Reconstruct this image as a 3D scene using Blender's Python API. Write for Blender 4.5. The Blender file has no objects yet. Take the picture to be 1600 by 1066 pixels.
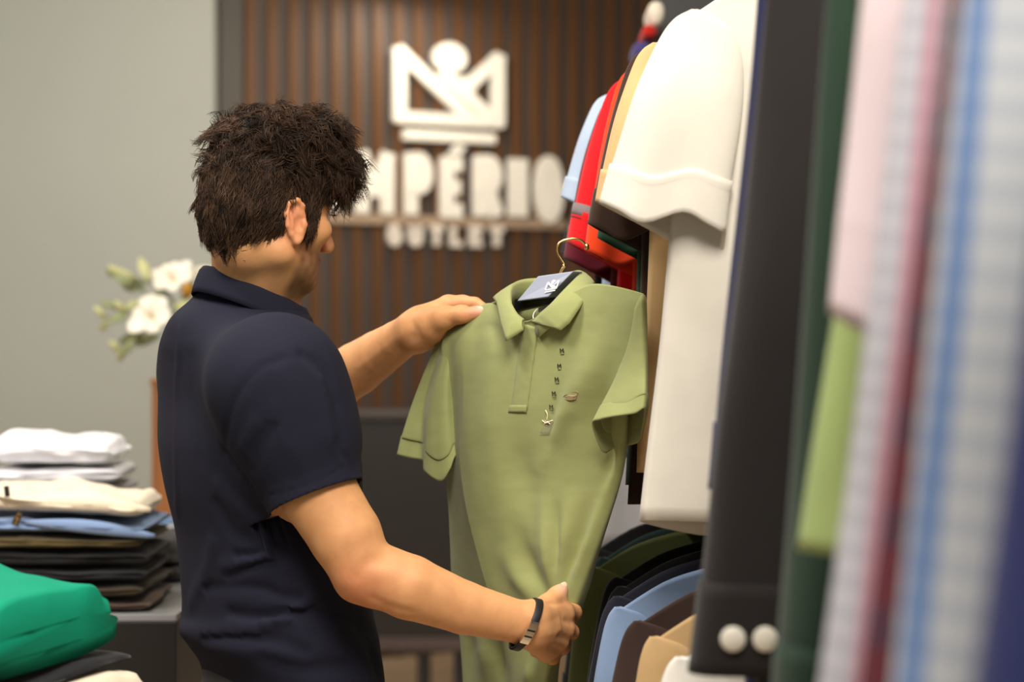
import bpy, bmesh, math, random
import numpy as np
from mathutils import Vector, Matrix, noise

random.seed(7)
RNG = np.random.default_rng(7)
SC = bpy.context.scene
COL = SC.collection

# ------------------------------------------------------------------ camera
FPX = 3111.0                       # 70 mm on 36 mm, 1600 px wide
CAMZ = 1.49
cam_d = bpy.data.cameras.new('camera')
cam_d.lens = 70.0
cam_d.sensor_width = 36.0
cam_d.dof.use_dof = True
cam_d.dof.focus_distance = 2.5
cam_d.dof.aperture_fstop = 3.6
cam_d.clip_start = 0.05
cam = bpy.data.objects.new('camera', cam_d)
COL.objects.link(cam)
cam.location = (0, 0, CAMZ)
cam.rotation_euler = (math.pi / 2, 0, 0)
SC.camera = cam

# ------------------------------------------------------------------ world, lights, exposure
SC.view_settings.view_transform = 'Standard'
SC.view_settings.look = 'None'
SC.view_settings.exposure = 0.0
SC.view_settings.gamma = 1.0
SC.view_settings.use_curve_mapping = False

w = bpy.data.worlds.new('world')
SC.world = w
w.use_nodes = True
w.node_tree.nodes['Background'].inputs[0].default_value = (1.0, 0.95, 0.89, 1)
w.node_tree.nodes['Background'].inputs[1].default_value = 0.26


def area(name, loc, target, size, power, col=(1, 0.86, 0.7)):
    l = bpy.data.lights.new(name, 'AREA')
    l.shape = 'SQUARE'
    l.size = size
    l.energy = power
    l.color = col
    o = bpy.data.objects.new(name, l)
    COL.objects.link(o)
    o.location = loc
    d = Vector(target) - Vector(loc)
    o.rotation_euler = d.to_track_quat('-Z', 'Y').to_euler()
    return o


WARM = (1.0, 0.93, 0.83)
area('ceiling_or_fill_lamp', (0.12, 0.45, 3.2), (-0.1, 2.5, 1.35), 0.9, 82, WARM)
area('ceiling_or_fill_lamp', (-0.15, 2.2, 3.15), (-0.15, 2.45, 1.2), 0.7, 8, WARM)
area('ceiling_or_fill_lamp', (-1.15, 2.2, 3.15), (-0.95, 3.2, 1.2), 0.7, 42, (1.0, 0.95, 0.9))  # unseen fill, added to brighten the pale fronts of the folded stacks
area('ceiling_or_fill_lamp', (-1.8, 4.4, 3.1), (-1.4, 5.2, 1.0), 1.2, 36, (1.0, 0.95, 0.88))
area('ceiling_or_fill_lamp', (-2.4, 6.6, 3.1), (-2.4, 8.6, 1.4), 1.2, 26, (1.0, 1.0, 0.97))
area('ceiling_or_fill_lamp', (-0.7, 6.9, 3.1), (-0.5, 9.4, 1.75), 1.0, 47, (1.0, 0.9, 0.74))
area('ceiling_or_fill_lamp', (-0.3, 8.95, 3.1), (-0.3, 9.0, 0), 0.5, 12, (1.0, 0.9, 0.74))  # small added fill that lifts the dark floor behind the counter


# ------------------------------------------------------------------ helpers
def P(px, py, D):
    return np.array([(px - 800.0) / FPX * D, D, CAMZ - (py - 533.0) / FPX * D])


def lin(c):
    out = []
    for v in c[:3]:
        v = v / 255.0
        out.append(v / 12.92 if v <= 0.04045 else ((v + 0.055) / 1.055) ** 2.4)
    return (out[0], out[1], out[2], 1.0)


def link(o, parent=None):
    COL.objects.link(o)
    if parent is not None:
        o.parent = parent
        o.matrix_parent_inverse = parent.matrix_world.inverted()
    return o


def tag(o, label=None, cat=None, group=None, kind=None):
    if label:
        o['label'] = label
    if cat:
        o['category'] = cat
    if group:
        o['group'] = group
    if kind:
        o['kind'] = kind
    return o


def empty(name, loc, label=None, cat=None, group=None):
    o = bpy.data.objects.new(name, None)
    o.empty_display_size = 0.1
    COL.objects.link(o)
    o.location = tuple(loc)
    o.matrix_world = Matrix.Translation(tuple(loc))
    return tag(o, label, cat, group)


def mesh_obj(name, V, F, mat, parent=None, smooth=True, label=None):
    me = bpy.data.meshes.new(name)
    V = np.asarray(V, dtype=np.float64)
    me.from_pydata([tuple(v) for v in V], [], [tuple(int(i) for i in f) for f in F])
    if smooth:
        me.polygons.foreach_set('use_smooth', [True] * len(me.polygons))
    if mat is not None:
        me.materials.append(mat)
    me.update()
    o = bpy.data.objects.new(name, me)
    link(o, parent)
    if label:
        o['label'] = label
    return o


def quad_mesh_fast(name, V, Q, mat, parent=None):
    me = bpy.data.meshes.new(name)
    n = len(V)
    m = len(Q)
    k = Q.shape[1]
    me.vertices.add(n)
    me.vertices.foreach_set('co', np.ascontiguousarray(V, dtype=np.float32).ravel())
    me.loops.add(m * k)
    me.loops.foreach_set('vertex_index', np.ascontiguousarray(Q, dtype=np.int32).ravel())
    me.polygons.add(m)
    me.polygons.foreach_set('loop_start', np.arange(0, m * k, k, dtype=np.int32))
    me.polygons.foreach_set('use_smooth', np.ones(m, dtype=bool))
    me.update(calc_edges=True)
    me.validate()
    if mat is not None:
        me.materials.append(mat)
    o = bpy.data.objects.new(name, me)
    link(o, parent)
    return o


def solidify(o, t, offset=-1.0):
    md = o.modifiers.new('thickness', 'SOLIDIFY')
    md.thickness = t
    md.offset = offset
    return o


def bevel(o, wd, seg=2):
    md = o.modifiers.new('bevel', 'BEVEL')
    md.width = wd
    md.segments = seg
    md.limit_method = 'ANGLE'
    return o


def box(name, lo, hi, mat, parent=None, bev=0.0, rot=0.0, piv=None):
    x0, y0, z0 = lo
    x1, y1, z1 = hi
    V = np.array([[x0, y0, z0], [x1, y0, z0], [x1, y1, z0], [x0, y1, z0], [x0, y0, z1], [x1, y0, z1], [x1, y1, z1], [x0, y1, z1]], float)
    if rot:
        c, s = math.cos(rot), math.sin(rot)
        p = np.array(piv if piv is not None else (V.mean(0)))
        d = V - p
        V = np.stack([p[0] + d[:, 0] * c - d[:, 1] * s, p[1] + d[:, 0] * s + d[:, 1] * c, V[:, 2]], 1)
    F = [(0, 3, 2, 1), (4, 5, 6, 7), (0, 1, 5, 4), (1, 2, 6, 5), (2, 3, 7, 6), (3, 0, 4, 7)]
    o = mesh_obj(name, V, F, mat, parent, smooth=False)
    if bev:
        bevel(o, bev)
    return o


def tube(pts, rad, n=8, cap=True):
    """swept tube -> V, F ; rad scalar or list"""
    pts = np.asarray(pts, float)
    m = len(pts)
    rad = np.broadcast_to(np.asarray(rad, float), (m,))
    V, F = [], []
    up = np.array([0.0, 0.0, 1.0])
    prev = None
    for i in range(m):
        t = pts[min(i + 1, m - 1)] - pts[max(i - 1, 0)]
        t = t / (np.linalg.norm(t) + 1e-12)
        if prev is None:
            a = np.cross(t, up)
            if np.linalg.norm(a) < 0.1:
                a = np.cross(t, np.array([1.0, 0, 0]))
        else:
            a = prev - t * np.dot(prev, t)
        a = a / np.linalg.norm(a)
        prev = a
        b = np.cross(t, a)
        for k in range(n):
            ang = 2 * math.pi * k / n
            V.append(pts[i] + rad[i] * (a * math.cos(ang) + b * math.sin(ang)))
    for i in range(m - 1):
        for k in range(n):
            k2 = (k + 1) % n
            F.append((i * n + k, i * n + k2, (i + 1) * n + k2, (i + 1) * n + k))
    if cap:
        F.append(tuple(range(n - 1, -1, -1)))
        F.append(tuple((m - 1) * n + k for k in range(n)))
    return np.array(V), F


def join(parts):
    V, F, o = [], [], 0
    for v, f in parts:
        v = np.asarray(v, float)
        V.append(v)
        F += [tuple(i + o for i in q) for q in f]
        o += len(v)
    return np.concatenate(V), F


def prism(poly, origin, ax, ay, az, depth):
    """polygon (list of 2D, simple) extruded by depth along az"""
    n = len(poly)
    o, ax, ay, az = [np.asarray(v, float) for v in (origin, ax, ay, az)]
    V = [o + ax * p[0] + ay * p[1] for p in poly] + [o + ax * p[0] + ay * p[1] + az * depth for p in poly]
    F = [tuple(range(n - 1, -1, -1)), tuple(range(n, 2 * n))]
    F += [(i, (i + 1) % n, n + (i + 1) % n, n + i) for i in range(n)]
    return np.array(V), F


def stroke_polys(lines, wd, close_round=True):
    """2D strokes -> list of polygons (each a quad with overlapping ends)"""
    out = []
    for pts in lines:
        for a, b in zip(pts[:-1], pts[1:]):
            a = np.array(a, float)
            b = np.array(b, float)
            t = b - a
            L = np.linalg.norm(t)
            if L < 1e-9:
                continue
            t /= L
            nrm = np.array([-t[1], t[0]]) * wd / 2
            e = t * wd * 0.35
            out.append([tuple(a - e - nrm), tuple(b + e - nrm), tuple(b + e + nrm), tuple(a - e + nrm)])
    return out


def arc(cx, cy, rx, ry, a0, a1, n=10):
    return [(cx + rx * math.cos(math.radians(a0 + (a1 - a0) * i / n)), cy + ry * math.sin(math.radians(a0 + (a1 - a0) * i / n))) for i in range(n + 1)]


# stroke letters in a 1 x 1 cell (x scaled afterwards)
GLYPH = {
    'I': [[(.5, .0), (.5, 1)]],
    'M': [[(.08, 0), (.08, 1), (.5, .35), (.92, 1), (.92, 0)]],
    'P': [[(.12, 0), (.12, 1)], [(.12, .98), (.5, .98)] , arc(.5, .72, .36, .26, 90, -90), [(.5, .46), (.12, .46)]],
    'E': [[(.85, 0), (.12, 0), (.12, 1), (.85, 1)], [(.12, .5), (.72, .5)]],
    'R': [[(.12, 0), (.12, 1)], [(.12, .98), (.5, .98)], arc(.5, .74, .36, .24, 90, -90), [(.5, .5), (.12, .5)], [(.45, .5), (.88, 0)]],
    'O': [arc(.5, .5, .4, .5, 0, 360, 24)],
    'U': [[(.1, 1), (.1, .35)], arc(.5, .35, .4, .35, 180, 360), [(.9, .35), (.9, 1)]],
    'T': [[(.05, 1), (.95, 1)], [(.5, 1), (.5, 0)]],
    'L': [[(.15, 1), (.15, 0), (.85, 0)]],
}


def crown_polys():
    """flat crown mark in a 1 wide x 0.9 tall cell; list of polygons"""
    s = .115
    ls = [[(.06, .86), (.06, .22), (.94, .22), (.94, .86)], [(.06, .86), (.66, .27)], [(.94, .86), (.66, .56), (.5, .62)], [(.45, .66), (.86, .27)], [(.66, .52), (.62, .60)]]
    pol = stroke_polys(ls, s)
    pol.append(arc(.5, .83, .15, .15, 0, 345, 23))
    pol.append([(.09, 0), (.91, 0), (.91, .105), (.09, .105)])
    return pol


# ------------------------------------------------------------------ materials
def mat_new(name):
    m = bpy.data.materials.new(name)
    m.use_nodes = True
    nt = m.node_tree
    return m, nt, nt.nodes['Principled BSDF']


def mix_noise(nt, bsdf, c, amount, scale, coord='Object', stretch=(1, 1, 1)):
    tc = nt.nodes.new('ShaderNodeTexCoord')
    mp = nt.nodes.new('ShaderNodeMapping')
    mp.inputs['Scale'].default_value = stretch
    nz = nt.nodes.new('ShaderNodeTexNoise')
    nz.inputs['Scale'].default_value = scale
    nz.inputs['Detail'].default_value = 4
    rp = nt.nodes.new('ShaderNodeValToRGB')
    c0 = tuple(max(0, v * (1 - amount)) for v in c[:3]) + (1,)
    c1 = tuple(min(1, v * (1 + amount)) for v in c[:3]) + (1,)
    rp.color_ramp.elements[0].color = c0
    rp.color_ramp.elements[1].color = c1
    rp.color_ramp.elements[0].position = .3
    rp.color_ramp.elements[1].position = .7
    nt.links.new(tc.outputs[coord], mp.inputs[0])
    nt.links.new(mp.outputs[0], nz.inputs['Vector'])
    nt.links.new(nz.outputs[0], rp.inputs[0])
    nt.links.new(rp.outputs[0], bsdf.inputs['Base Color'])
    return nz, mp, tc


_CL = {}


def cloth(rgb, rough=.85, sheen=.15, knit=900, bump=.12, var=.05, name=None):
    key = (tuple(rgb), rough, sheen, knit, bump)
    if key in _CL:
        return _CL[key]
    m, nt, b = mat_new(name or 'cloth_%d_%d_%d' % tuple(int(v) for v in rgb))
    c = lin(rgb)
    b.inputs['Roughness'].default_value = rough
    b.inputs['Sheen Weight'].default_value = sheen
    b.inputs['Specular IOR Level'].default_value = .25
    nz, mp, tc = mix_noise(nt, b, c, var, 14)
    k = nt.nodes.new('ShaderNodeTexVoronoi')
    k.inputs['Scale'].default_value = knit
    bp = nt.nodes.new('ShaderNodeBump')
    bp.inputs['Strength'].default_value = bump
    bp.inputs['Distance'].default_value = .0008
    nt.links.new(tc.outputs['Object'], k.inputs['Vector'])
    nt.links.new(k.outputs['Distance'], bp.inputs['Height'])
    nt.links.new(bp.outputs[0], b.inputs['Normal'])
    _CL[key] = m
    return m


def check_cloth(name, base, vert, horiz, sx, sz, wv=.35, wh=.3, extra=None, angle=0.0):
    """woven check: vertical + horizontal bands in object space (x, z)"""
    m, nt, b = mat_new(name)
    b.inputs['Roughness'].default_value = .85
    tc = nt.nodes.new('ShaderNodeTexCoord')
    mp = nt.nodes.new('ShaderNodeMapping')
    mp.inputs['Rotation'].default_value = (0, angle, 0)
    nt.links.new(tc.outputs['Object'], mp.inputs[0])
    sep = nt.nodes.new('ShaderNodeSeparateXYZ')
    nt.links.new(mp.outputs[0], sep.inputs[0])

    def band(src, period, frac):
        d = nt.nodes.new('ShaderNodeMath')
        d.operation = 'DIVIDE'
        d.inputs[1].default_value = period
        nt.links.new(src, d.inputs[0])
        f = nt.nodes.new('ShaderNodeMath')
        f.operation = 'FRACT'
        nt.links.new(d.outputs[0], f.inputs[0])
        l = nt.nodes.new('ShaderNodeMath')
        l.operation = 'LESS_THAN'
        l.inputs[1].default_value = frac
        nt.links.new(f.outputs[0], l.inputs[0])
        return l.outputs[0]

    def mix(fac, a, c, k):
        n = nt.nodes.new('ShaderNodeMix')
        n.data_type = 'RGBA'
        mu = nt.nodes.new('ShaderNodeMath')
        mu.operation = 'MULTIPLY'
        mu.inputs[1].default_value = k
        nt.links.new(fac, mu.inputs[0])
        nt.links.new(mu.outputs[0], n.inputs[0])
        if isinstance(a, tuple):
            n.inputs[6].default_value = a
        else:
            nt.links.new(a, n.inputs[6])
        n.inputs[7].default_value = c
        return n.outputs[2]
    c = mix(band(sep.outputs['Z'], sz, wh), lin(base), lin(horiz), .6)
    c = mix(band(sep.outputs['X'], sx, wv), c, lin(vert), .72)
    if extra:
        c = mix(band(sep.outputs['X'], extra[1], extra[2]), c, lin(extra[0]), .8)
    nt.links.new(c, b.inputs['Base Color'])
    return m


def simple(name, rgb, rough=.5, metal=0.0, spec=.5, var=0.0, scale=8, stretch=(1, 1, 1)):
    m, nt, b = mat_new(name)
    c = lin(rgb)
    b.inputs['Base Color'].default_value = c
    b.inputs['Roughness'].default_value = rough
    b.inputs['Metallic'].default_value = metal
    b.inputs['Specular IOR Level'].default_value = spec
    if var:
        mix_noise(nt, b, c, var, scale, stretch=stretch)
    return m


def skin_mat():
    m, nt, b = mat_new('skin')
    at = nt.nodes.new('ShaderNodeAttribute')
    at.attribute_name = 'tone'
    tc = nt.nodes.new('ShaderNodeTexCoord')
    nz = nt.nodes.new('ShaderNodeTexNoise')
    nz.inputs['Scale'].default_value = 60
    nz.inputs['Detail'].default_value = 5
    nt.links.new(tc.outputs['Object'], nz.inputs['Vector'])
    mx = nt.nodes.new('ShaderNodeMix')
    mx.data_type = 'RGBA'
    mx.blend_type = 'MULTIPLY'
    rp = nt.nodes.new('ShaderNodeValToRGB')
    rp.color_ramp.elements[0].color = (.86, .80, .78, 1)
    rp.color_ramp.elements[1].color = (1, 1, 1, 1)
    rp.color_ramp.elements[0].position = .3
    rp.color_ramp.elements[1].position = .65
    nt.links.new(nz.outputs[0], rp.inputs[0])
    mx.inputs[0].default_value = .6
    nt.links.new(at.outputs['Color'], mx.inputs[6])
    nt.links.new(rp.outputs[0], mx.inputs[7])
    nt.links.new(mx.outputs[2], b.inputs['Base Color'])
    b.inputs['Roughness'].default_value = .52
    b.inputs['Specular IOR Level'].default_value = .35
    b.inputs['Subsurface Weight'].default_value = .12
    b.inputs['Subsurface Radius'].default_value = (.012, .005, .003)
    b.inputs['Subsurface Scale'].default_value = .6
    bp = nt.nodes.new('ShaderNodeBump')
    bp.inputs['Strength'].default_value = .12
    bp.inputs['Distance'].default_value = .001
    n2 = nt.nodes.new('ShaderNodeTexNoise')
    n2.inputs['Scale'].default_value = 500
    nt.links.new(tc.outputs['Object'], n2.inputs['Vector'])
    nt.links.new(n2.outputs[0], bp.inputs['Height'])
    nt.links.new(bp.outputs[0], b.inputs['Normal'])
    return m


# ------------------------------------------------------------------ implicit-surface sculpting
class Grid:
    def __init__(s, lo, hi, h):
        s.lo = np.array(lo, np.float32)
        s.h = h
        s.n = np.ceil((np.array(hi) - np.array(lo)) / h).astype(int) + 1
        s.F = np.full(s.n, 1.0, np.float32)

    def block(s, lo, hi):
        i0 = np.clip(np.floor((np.asarray(lo) - s.lo) / s.h).astype(int), 0, s.n)
        i1 = np.clip(np.ceil((np.asarray(hi) - s.lo) / s.h).astype(int) + 1, 0, s.n)
        if np.any(i1 <= i0):
            return None
        sl = tuple(slice(a, b) for a, b in zip(i0, i1))
        ax = [(s.lo[d] + s.h * np.arange(i0[d], i1[d])).astype(np.float32) for d in range(3)]
        return sl, ax[0][:, None, None], ax[1][None, :, None], ax[2][None, None, :]

    def smin(s, sl, d, k):
        A = s.F[sl]
        if k <= 0:
            s.F[sl] = np.minimum(A, d)
        else:
            hh = np.maximum(k - np.abs(A - d), 0) / k
            s.F[sl] = np.minimum(A, d) - hh * hh * k * .25

    def smax(s, sl, d, k):
        A = s.F[sl]
        hh = np.maximum(k - np.abs(A - d), 0) / k
        s.F[sl] = np.maximum(A, d) + hh * hh * k * .25

    def cone(s, a, b, ra, rb, k=.01):
        a = np.asarray(a, float)
        b = np.asarray(b, float)
        m = max(ra, rb) + k + 3 * s.h
        r = s.block(np.minimum(a, b) - m, np.maximum(a, b) + m)
        if r is None:
            return
        sl, x, y, z = r
        ba = b - a
        L2 = float(ba @ ba) + 1e-12
        t = ((x - a[0]) * ba[0] + (y - a[1]) * ba[1] + (z - a[2]) * ba[2]) / L2
        t = np.clip(t, 0, 1)
        d = np.sqrt((x - a[0] - t * ba[0]) ** 2 + (y - a[1] - t * ba[1]) ** 2 + (z - a[2] - t * ba[2]) ** 2) - (ra + (rb - ra) * t)
        s.smin(sl, d.astype(np.float32), k)

    def chain(s, pts, rads, k=.01):
        for i in range(len(pts) - 1):
            s.cone(pts[i], pts[i + 1], rads[i], rads[i + 1], k)

    def _ell(s, c, axes, rad, k):
        c = np.asarray(c, float)
        m = max(rad) + k + 3 * s.h
        r = s.block(c - m, c + m)
        if r is None:
            return None
        sl, x, y, z = r
        dx, dy, dz = x - c[0], y - c[1], z - c[2]
        q1 = 0
        q2 = 0
        for a, rr in zip(axes, rad):
            u = dx * a[0] + dy * a[1] + dz * a[2]
            q1 = q1 + (u / rr) ** 2
            q2 = q2 + (u / (rr * rr)) ** 2
        k0 = np.sqrt(q1)
        d = k0 * (k0 - 1) / np.maximum(np.sqrt(q2), 1e-6)
        return sl, d.astype(np.float32)

    def ell(s, c, axes, rad, k=.01):
        r = s._ell(c, axes, rad, k)
        if r:
            s.smin(r[0], r[1], k)

    def carve(s, c, axes, rad, k=.01):
        r = s._ell(c, axes, rad, k)
        if r:
            s.smax(r[0], -r[1], k)

    def loft(s, zs, cx, cy, aa, bb, phi, k=.02, p=2.2):
        """vertical stack of ellipses: aa along facing, bb along right"""
        o = np.argsort(zs)
        zs, cx, cy, aa, bb = [np.asarray(v, float)[o] for v in (zs, cx, cy, aa, bb)]
        M = max(aa.max(), bb.max()) + .06
        r = s.block((cx.min() - M, cy.min() - M, zs[0]), (cx.max() + M, cy.max() + M, zs[-1]))
        sl, x, y, z = r
        zz = z.ravel()
        f = lambda v: smooth_interp(zz, zs, v)[None, None, :]
        a, b_ = f(aa), f(bb)
        dx, dy = x - f(cx), y - f(cy)
        c, sn = math.cos(phi), math.sin(phi)
        u = np.abs(dx * c + dy * sn) / a
        v = np.abs(dx * sn - dy * c) / b_
        d = ((u ** p + v ** p) ** (1 / p) - 1) * np.minimum(a, b_)
        s.smin(sl, d.astype(np.float32), k)

    def gauss(s, pts, amp, wid):
        """F += amp*exp(-(dist to polyline / wid)^2): amp>0 groove, <0 ridge"""
        for a, b in zip(pts[:-1], pts[1:]):
            m = wid * 2.6
            r = s.block(np.minimum(a, b) - m, np.maximum(a, b) + m)
            if r is None:
                continue
            sl, x, y, z = r
            ba = b - a
            L2 = float(ba @ ba) + 1e-12
            t = np.clip(((x - a[0]) * ba[0] + (y - a[1]) * ba[1] + (z - a[2]) * ba[2]) / L2, 0, 1)
            d2 = (x - a[0] - t * ba[0]) ** 2 + (y - a[1] - t * ba[1]) ** 2 + (z - a[2] - t * ba[2]) ** 2
            if not hasattr(s, 'G'):
                s.G = np.zeros_like(s.F)
            val = (amp * np.exp(-d2 / (wid * wid))).astype(np.float32)
            cur = s.G[sl]
            s.G[sl] = np.where(np.abs(val) > np.abs(cur), val, cur)

    def flush(s):
        if hasattr(s, 'G'):
            s.F += s.G
            del s.G

    def at(s, p):
        i = np.round((np.asarray(p) - s.lo) / s.h).astype(int)
        if np.any(i < 0) or np.any(i >= s.n):
            return 1.0
        return float(s.F[tuple(i)])

    def hit(s, px, py, d0, d1):
        D = d0
        while D < d1:
            if s.at(P(px, py, D)) < 0:
                return P(px, py, D)
            D += s.h * .5
        return None

    def crease(s, pix, amp, wid, d0=2.1, d1=3.0, n=10):
        pts = []
        pix = catmull(np.array(pix, float), n)
        for p in pix:
            q = s.hit(p[0], p[1], d0, d1)
            if q is not None:
                pts.append(q)
        if len(pts) > 1:
            s.gauss(pts, amp, wid)

    def mesh(s):
        F = s.F
        S = F < 0
        nx, ny, nz = F.shape
        c = np.zeros((nx - 1, ny - 1, nz - 1), np.uint8)
        for i in (0, 1):
            for j in (0, 1):
                for k in (0, 1):
                    c += S[i:nx - 1 + i, j:ny - 1 + j, k:nz - 1 + k]
        act = (c > 0) & (c < 8)
        idx = np.argwhere(act)
        vid = np.full(act.shape, -1, np.int32)
        vid[act] = np.arange(len(idx))
        cor = [(i, j, k) for i in (0, 1) for j in (0, 1) for k in (0, 1)]
        val = [F[idx[:, 0] + o[0], idx[:, 1] + o[1], idx[:, 2] + o[2]] for o in cor]
        acc = np.zeros((len(idx), 3))
        cnt = np.zeros(len(idx))
        for a in range(8):
            for b in range(a + 1, 8):
                if sum(abs(cor[a][t] - cor[b][t]) for t in range(3)) != 1:
                    continue
                va, vb = val[a], val[b]
                m = (va < 0) != (vb < 0)
                t = np.where(m, va / np.where(m, va - vb, 1), 0)
                pa, pb = np.array(cor[a], float), np.array(cor[b], float)
                acc += m[:, None] * (pa + t[:, None] * (pb - pa))
                cnt += m
        V = (idx + acc / cnt[:, None]) * s.h + s.lo
        Q = []
        for ax in range(3):
            o1, o2 = [(1, 2), (2, 0), (0, 1)][ax]
            sl0 = [slice(None)] * 3
            sl1 = [slice(None)] * 3
            sl0[ax] = slice(0, -1)
            sl1[ax] = slice(1, None)
            e = S[tuple(sl0)] != S[tuple(sl1)]
            ei = np.argwhere(e)
            lim = np.array(act.shape)
            ok = (ei[:, o1] > 0) & (ei[:, o2] > 0) & (ei[:, o1] < lim[o1]) & (ei[:, o2] < lim[o2])
            ei = ei[ok]
            flip = S[tuple(sl0)][tuple(ei.T)]
            q = []
            for d1, d2 in ((1, 1), (0, 1), (0, 0), (1, 0)):
                g = ei.copy()
                g[:, o1] -= d1
                g[:, o2] -= d2
                q.append(vid[tuple(g.T)])
            q = np.stack(q, 1)
            q[~flip] = q[~flip][:, ::-1]
            Q.append(q)
        Q = np.concatenate(Q)
        Q = Q[(Q >= 0).all(1)]
        return V, Q


def smooth_interp(x, xs, ys):
    """monotone-ish cubic (Catmull) interpolation on sorted xs"""
    x = np.clip(x, xs[0], xs[-1])
    i = np.clip(np.searchsorted(xs, x) - 1, 0, len(xs) - 2)
    m = np.gradient(ys, xs)
    h = xs[i + 1] - xs[i]
    t = (x - xs[i]) / h
    return ys[i] * (2 * t ** 3 - 3 * t ** 2 + 1) + m[i] * h * (t ** 3 - 2 * t ** 2 + t) + ys[i + 1] * (3 * t ** 2 - 2 * t ** 3) + m[i + 1] * h * (t ** 3 - t ** 2)


def catmull(pts, n, closed=False):
    pts = np.asarray(pts, float)
    m = len(pts)
    out = []
    segs = m if closed else m - 1
    for i in range(segs):
        if closed:
            p0, p1, p2, p3 = pts[(i - 1) % m], pts[i], pts[(i + 1) % m], pts[(i + 2) % m]
        else:
            p1, p2 = pts[i], pts[i + 1]
            p0 = pts[i - 1] if i > 0 else 2 * p1 - p2
            p3 = pts[i + 2] if i + 2 < m else 2 * p2 - p1
        for k in range(n):
            t = k / n
            out.append(.5 * (2 * p1 + (p2 - p0) * t + (2 * p0 - 5 * p1 + 4 * p2 - p3) * t * t + (3 * p1 - p0 - 3 * p2 + p3) * t ** 3))
    if not closed:
        out.append(pts[-1])
    return np.array(out)


def cut(V, Q, p, nrm, rad):
    """open the surface beyond plane (p, nrm), within radius rad of p"""
    nrm = np.asarray(nrm, float)
    nrm = nrm / np.linalg.norm(nrm)
    d = (V - p) @ nrm
    bey = (d > 0) & (np.linalg.norm(V - p, axis=1) < rad)
    keep = ~bey[Q].all(1)
    Q = Q[keep]
    used = np.zeros(len(V), bool)
    used[Q.ravel()] = True
    sel = bey & used
    V = V.copy()
    V[sel] -= d[sel][:, None] * nrm
    mp = np.cumsum(used) - 1
    return V[used], mp[Q]


def relax(V, Q, it=2, lam=.5):
    E = np.concatenate([Q[:, [0, 1]], Q[:, [1, 2]], Q[:, [2, 3]], Q[:, [3, 0]]])
    for _ in range(it):
        acc = np.zeros_like(V)
        cnt = np.zeros(len(V))
        for a, b in ((0, 1), (1, 0)):
            for d in range(3):
                acc[:, d] += np.bincount(E[:, a], weights=V[E[:, b], d], minlength=len(V))
            cnt += np.bincount(E[:, a], minlength=len(V))
        V = V + lam * (acc / np.maximum(cnt, 1)[:, None] - V)
    return V


def ring_loft(rows, closed=True, nu=6, nv=6, cap_top=False, cap_bot=False):
    """rows: list of rings (each list of 3D control points) -> dense grid V[rows, cols, 3]"""
    A = np.array(rows, float)
    dense = np.array([catmull(r, nu, closed) for r in A])
    cols = dense.shape[1]
    G = np.stack([catmull(dense[:, c], nv) for c in range(cols)], 1)
    return G


def grid_faces(nr, nc, closed=True, flip=False):
    F = []
    for i in range(nr - 1):
        for j in range(nc if closed else nc - 1):
            j2 = (j + 1) % nc
            q = (i * nc + j, i * nc + j2, (i + 1) * nc + j2, (i + 1) * nc + j)
            F.append(q[::-1] if flip else q)
    return F

# ================================================================== SETTING
WA = math.radians(27)
WT = np.array([math.cos(WA), math.sin(WA), 0])
WN = np.array([math.sin(WA), -math.cos(WA), 0])
WX0 = (340 - 800) / FPX * 9.0


def Wp(s, z, off=0.0):
    return np.array([WX0, 9.0, 0]) + WT * s + np.array([0, 0, z]) + WN * off


def Ws(px):
    k = (px - 800) / FPX
    return (9.0 * k - WX0) / (WT[0] - k * WT[1])


def Wz(px, py):
    return CAMZ - (py - 533) / FPX * (9.0 + Ws(px) * WT[1])


def wbox(name, s0, s1, z0, z1, o0, o1, mat, parent=None, kind=None):
    V = [Wp(s0, z0, o0), Wp(s1, z0, o0), Wp(s1, z0, o1), Wp(s0, z0, o1), Wp(s0, z1, o0), Wp(s1, z1, o0), Wp(s1, z1, o1), Wp(s0, z1, o1)]
    F = [(0, 1, 2, 3), (4, 7, 6, 5), (0, 4, 5, 1), (1, 5, 6, 2), (2, 6, 7, 3), (3, 7, 4, 0)]
    o = mesh_obj(name, V, F, mat, parent, smooth=False)
    if kind:
        o['kind'] = kind
    return o


m_floor, nt, b = mat_new('beige floor')
b.inputs['Roughness'].default_value = .35
mix_noise(nt, b, lin((232, 204, 170)), .08, 3)
m_ceil = simple('ceiling paint', (225, 220, 210), .9)
m_sage, nt, b = mat_new('sage wall paint')
b.inputs['Roughness'].default_value = .8
mix_noise(nt, b, lin((160, 164, 158)), .02, 1.5)
m_back = simple('slate backing board', (77, 69, 65), .6, var=.06, scale=3, stretch=(1, 1, .1))
m_slat = simple('stained oak slat', (92, 60, 30), .5, var=.16, scale=6, stretch=(3, 3, .4))
m_dark = simple('dark panel', (74, 70, 66), .6)

fl = box('floor', (-5.5, -0.6, -.1), (4.5, 13.0, 0.0), m_floor)
fl['kind'] = 'structure'
ce = box('ceiling', (-5.5, 1.2, 3.3), (4.5, 13.0, 3.4), m_ceil)
ce['kind'] = 'structure'
wl = box('wall_left', (-5.5, 8.9, 0), (WX0 + .0, 9.02, 3.3), m_sage)
wl['kind'] = 'structure'
wr = box('wall_right', (0.95, -0.4, 0), (1.05, 5.2, 3.3), m_sage)
wr['kind'] = 'structure'
bl = box('baseboard_left', (-5.5, 8.885, 0), (WX0, 8.9, .1), m_dark)
bl['kind'] = 'structure'

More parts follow.
